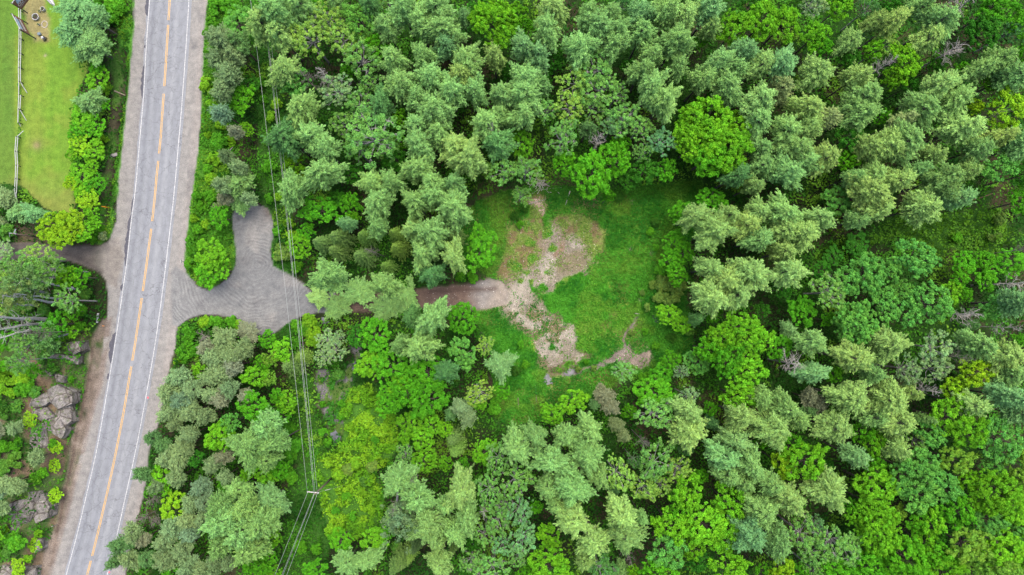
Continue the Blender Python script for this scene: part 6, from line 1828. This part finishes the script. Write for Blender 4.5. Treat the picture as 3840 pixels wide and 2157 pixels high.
t = thing('concrete_slab', 'broken pale concrete slab lying across the ditch', 'slab', (q.x, q.y, q.z + .25), 0.2)
bm = bmesh.new(); bm_box(bm, (-.75, 0, 0), (.7, .05, .05), .55, .18); bmesh.ops.subdivide_edges(bm, edges=bm.edges[:], cuts=2, use_grid_fill=True)
for v in bm.verts:
    v.co += Vector((random.uniform(-.05, .05), random.uniform(-.05, .05), random.uniform(-.02, .02)))
bm_obj('slab', bm, M_CONC, t)
q = gpt(215, 1966)
t = thing('marker_sign', 'small white marker on the eroded bank by the lower rocks', 'sign', q, .4)
bm = bmesh.new(); bm_box(bm, (0, 0, -.2), (0, 0, 1.3), .06, .06); bm_obj('post', bm, M_IRON, t)
bm = bmesh.new(); bm_box(bm, (0, .04, .9), (0, .04, 1.35), .34, .02); bm_obj('plate', bm, M_PORC, t)
q = gpt(388, 1222)
bm = bmesh.new(); bm_box(bm, (q.x - .2, q.y, q.z + .06), (q.x + .2, q.y - .04, q.z + .08), .08, .05); tag(bm_obj('orange_peg', bm, M_ORANGE), 'small orange peg lying where the road cut starts', 'peg')

M_BLEACH = plain('silver_dead_wood', (0.40, 0.37, 0.34), .85, .2)
def log(pxs, r, label, zoff=0.12, name='fallen_log', mat=None):
    P_ = []
    for (a_, b_) in pxs:
        v = gpt(a_, b_); v.z += zoff; P_.append(v)
    bm = bmesh.new(); bm_tube(bm, P_, list(np.linspace(r, r * .35, len(P_))), 7)
    tag(bm_obj(name, bm, mat or M_BLEACH, smooth=True), label, 'log', 'logs lying at the clearing')


log(T('g', (437, -5), (420, 45), (402, 100)), .11, 'straight whitish log pointing into the clearing from the trees')
log(T('g', (90, 98), (150, 85), (260, 55)), .09, 'pale log lying across the bare soil above the clearing')
log(T('c', (175, 1440), (300, 1420), (375, 1415)), .07, 'long thin log above the bare soil at the clearing edge')
log(T('k', (178, 20), (183, 110), (182, 190)), .10, 'brown log lying along the grass at the clearing bottom', mat=M_WOODP)
log(T('k', (45, 110), (48, 170), (45, 220)), .09, 'short brown log beside the shaded grass strip', mat=M_WOODP)
log(T('g', (925, 915), (960, 920)), .09, 'stubby pale log next to the small dark pool')
log(T('h', (1480, 75), (1580, 50), (1680, 15)), .13, 'reddish-brown log lying above the shaded fern hollow', .5, mat=plain('red_wood', (.22, .11, .08), .9, .2))
log(T('j', (1060, 320), (1100, 285)), .16, 'short brown log on the lime marsh edge', .7, mat=M_WOODP)
log(T('a', (1740, 1140), (1780, 1095)), .09, 'short whitish log among verge shrubs', .6)

# brush pile at the head of the clearing
rb = np.random.default_rng(77)
t0_ = gpt(*T('c', (215, 1390))[0])
t = thing('brush_pile', 'tangled grey brush pile at the head of the clearing', 'brush pile', t0_)
for k in range(34):
    bm = bmesh.new()
    a_ = rb.uniform(0, math.pi); L = rb.uniform(.8, 2.6); c_ = Vector((rb.normal() * 1.0, rb.normal() * 0.7, rb.uniform(.1, .8)))
    dv = Vector((math.cos(a_), math.sin(a_), rb.uniform(-.2, .2))) * L / 2
    bm_tube(bm, [c_ - dv, c_ + Vector((rb.normal() * .08, rb.normal() * .08, .05)), c_ + dv], [.045, .035, .015], 5)
    bm_obj('stick', bm, M_BLEACH, t)

# ------------------------------------------------------------------ leaning birches and dead trunks at the left
M_BIRCH = (.44, .43, .40)


def leaning_trunk(label, base_px, tip_px, ztip, r, colr, crown=None, dead=False, seed=0, name='birch_tree'):
    r = r * 1.6
    colr = tuple(min(.5, c * 1.35) for c in colr)
    b = gpt(*base_px); tip = w3(*tip_px, ztip)
    L = tip - b
    rng = np.random.default_rng(seed)
    t = thing(name, label, 'tree', b, 0, 'leaning trunks beside the driveway')
    tb = Tubes(7)
    Lv = np.array(L)
    pts = [Lv * u + rng.normal(size=3) * .1 * (0 < u < 1) for u in np.linspace(0, 1, 7)]
    pts[0] = np.array([0, 0, -.2])
    tb.add(pts, np.linspace(r, r * .22, 7))
    put('trunk', tb.mesh('trunk', M_BARK), t, colr)
    br = Tubes(4)
    hor = Lv / np.linalg.norm(Lv)
    for k in range(26 if dead else 12):
        u = rng.uniform(.3 if dead else .5, 1)
        p = Lv * u
        dd = rng.normal(size=3); dd -= hor * np.dot(dd, hor); dd /= np.linalg.norm(dd)
        dd = dd * .9 + hor * rng.uniform(.1, .8)
        ll = rng.uniform(.5, 2.2) * (1.15 - .6 * u)
        q = p + dd * ll
        br.add([p, (p + q) / 2 + rng.normal(size=3) * .08, q], [.05, .035, .012])
        for _ in range(3):
            s_ = rng.uniform(.3, 1); e0 = p + (q - p) * s_
            br.add([e0, e0 + (dd + rng.normal(size=3) * .8) * ll * .35], [.025, .008])
    put('branches', br.mesh('branches', M_BARK), t, tuple(c * .7 for c in colr))
    if crown:
        pc = []
        for _ in range(130):
            u = rng.uniform(.55, 1.08)
            pc.append(Lv * u + rng.normal(size=3) * np.array([1, 1, .8]) * 1.15)
        v, f, tt = puff_cloud(np.array(pc), rng.uniform(.3, .55, 130), 30, .24, .8, rng)
        put('crown', mesh_np('crown', v, f, M_LEAF, tint=tt), t, crown)


def E(x_, y_):
    return T('e', (x_, y_))[0]


leaning_trunk('tall pale birch with forked top leaning from the driveway grove', E(560, 730), E(120, 635), 14, .17, M_BIRCH, (.085, .17, .045), seed=1)
leaning_trunk('short pale birch between the forked birch and the paired trunks', E(380, 775), E(110, 700), 12, .15, (.2, .2, .2), seed=2)
leaning_trunk('upper of the two parallel pale birch trunks', E(465, 806), E(100, 765), 13, .13, M_BIRCH, seed=3)
leaning_trunk('lower of the two parallel pale birch trunks', E(420, 832), E(0, 772), 15, .15, M_BIRCH, (.13, .20, .05), seed=4)
leaning_trunk('pale birch trunk at the left edge below the parallel pair', E(270, 860), E(-40, 830), 13, .13, M_BIRCH, seed=5)
leaning_trunk('thick grey dead trunk with stubby branches, uppermost of three', E(385, 965), E(-60, 945), 15, .24, (.32, .31, .30), dead=True, seed=6, name='dead_tree')
leaning_trunk('twisted grey dead trunk in the middle of three', E(360, 985), E(-80, 1040), 15, .17, (.28, .27, .26), dead=True, seed=7, name='dead_tree')
leaning_trunk('grey dead trunk with a broken crown, lowest of three', E(380, 1000), E(-30, 1110), 14, .18, (.32, .31, .295), dead=True, seed=8, name='dead_tree')
leaning_trunk('whitish leaning trunk just above the road-cut rocks', E(525, 1070), E(270, 1130), 9, .14, (.27, .27, .275), (.07, .17, .04), seed=9)
# bare trunk of the tall spruce at the marsh edge, lying open to view
leaning_trunk('tall spruce with a long bare pale trunk at the marsh edge', T('j', (1066, 800))[0], T('j', (1064, 1080))[0], 17, .16, (.2, .19, .18), (.085, .15, .06), seed=12, name='spruce_tree')

# water
def pool(name, pts, z, label, colr):
    bm = bmesh.new()
    n_ = len(pts)
    vs = []
    for k in range(n_):
        for u in (0, .25, .5, .75):
            x0_, y0_ = pts[k]; x1_, y1_ = pts[(k + 1) % n_]
            v = w3(x0_ + (x1_ - x0_) * u + random.uniform(-4, 4), y0_ + (y1_ - y0_) * u + random.uniform(-4, 4)); vs.append(bm.verts.new((v.x, v.y, z)))
    bm.faces.new(vs)
    o = bm_obj(name, bm, water_mat(name, colr), kind='structure')
    o['label'] = label


def zmax(pts):
    return max(float(gpt(*p).z) for p in pts)


for nm, pts, lab, cl_ in (('dark_pool', T('g', (1050, 925), (1085, 935), (1110, 985), (1075, 980)), 'small dark pool among the clearing-edge shrubs', (.01, .014, .02)),
                          ('puddle', T('g', (260, 1360), (300, 1400), (310, 1447), (240, 1447), (245, 1400)), 'grey puddle at the bottom of the clearing', (.085, .085, .09)),
                          ('puddle', T('g', (395, 1370), (440, 1335), (480, 1340), (460, 1380), (410, 1400)), 'grey puddle where the muddy rill ends', (.085, .085, .09)),
                          ('creek_water', T('j', (560, 385), (600, 350), (640, 400), (630, 450), (590, 450)), 'grey creek pool under the marsh shrubs', (.07, .075, .085)),
                          ('creek_water', T('f', (720, 1290), (760, 1270), (780, 1320), (750, 1360), (720, 1340)), 'grey creek pool below the pines', (.07, .075, .085)),
                          ('creek_water', T('f', (490, 950), (540, 945), (550, 990), (500, 1000)), 'grey creek pool beside the gravel lot', (.07, .075, .085))):
    pool(nm, pts, zmax(pts) + 0.02, lab, cl_)
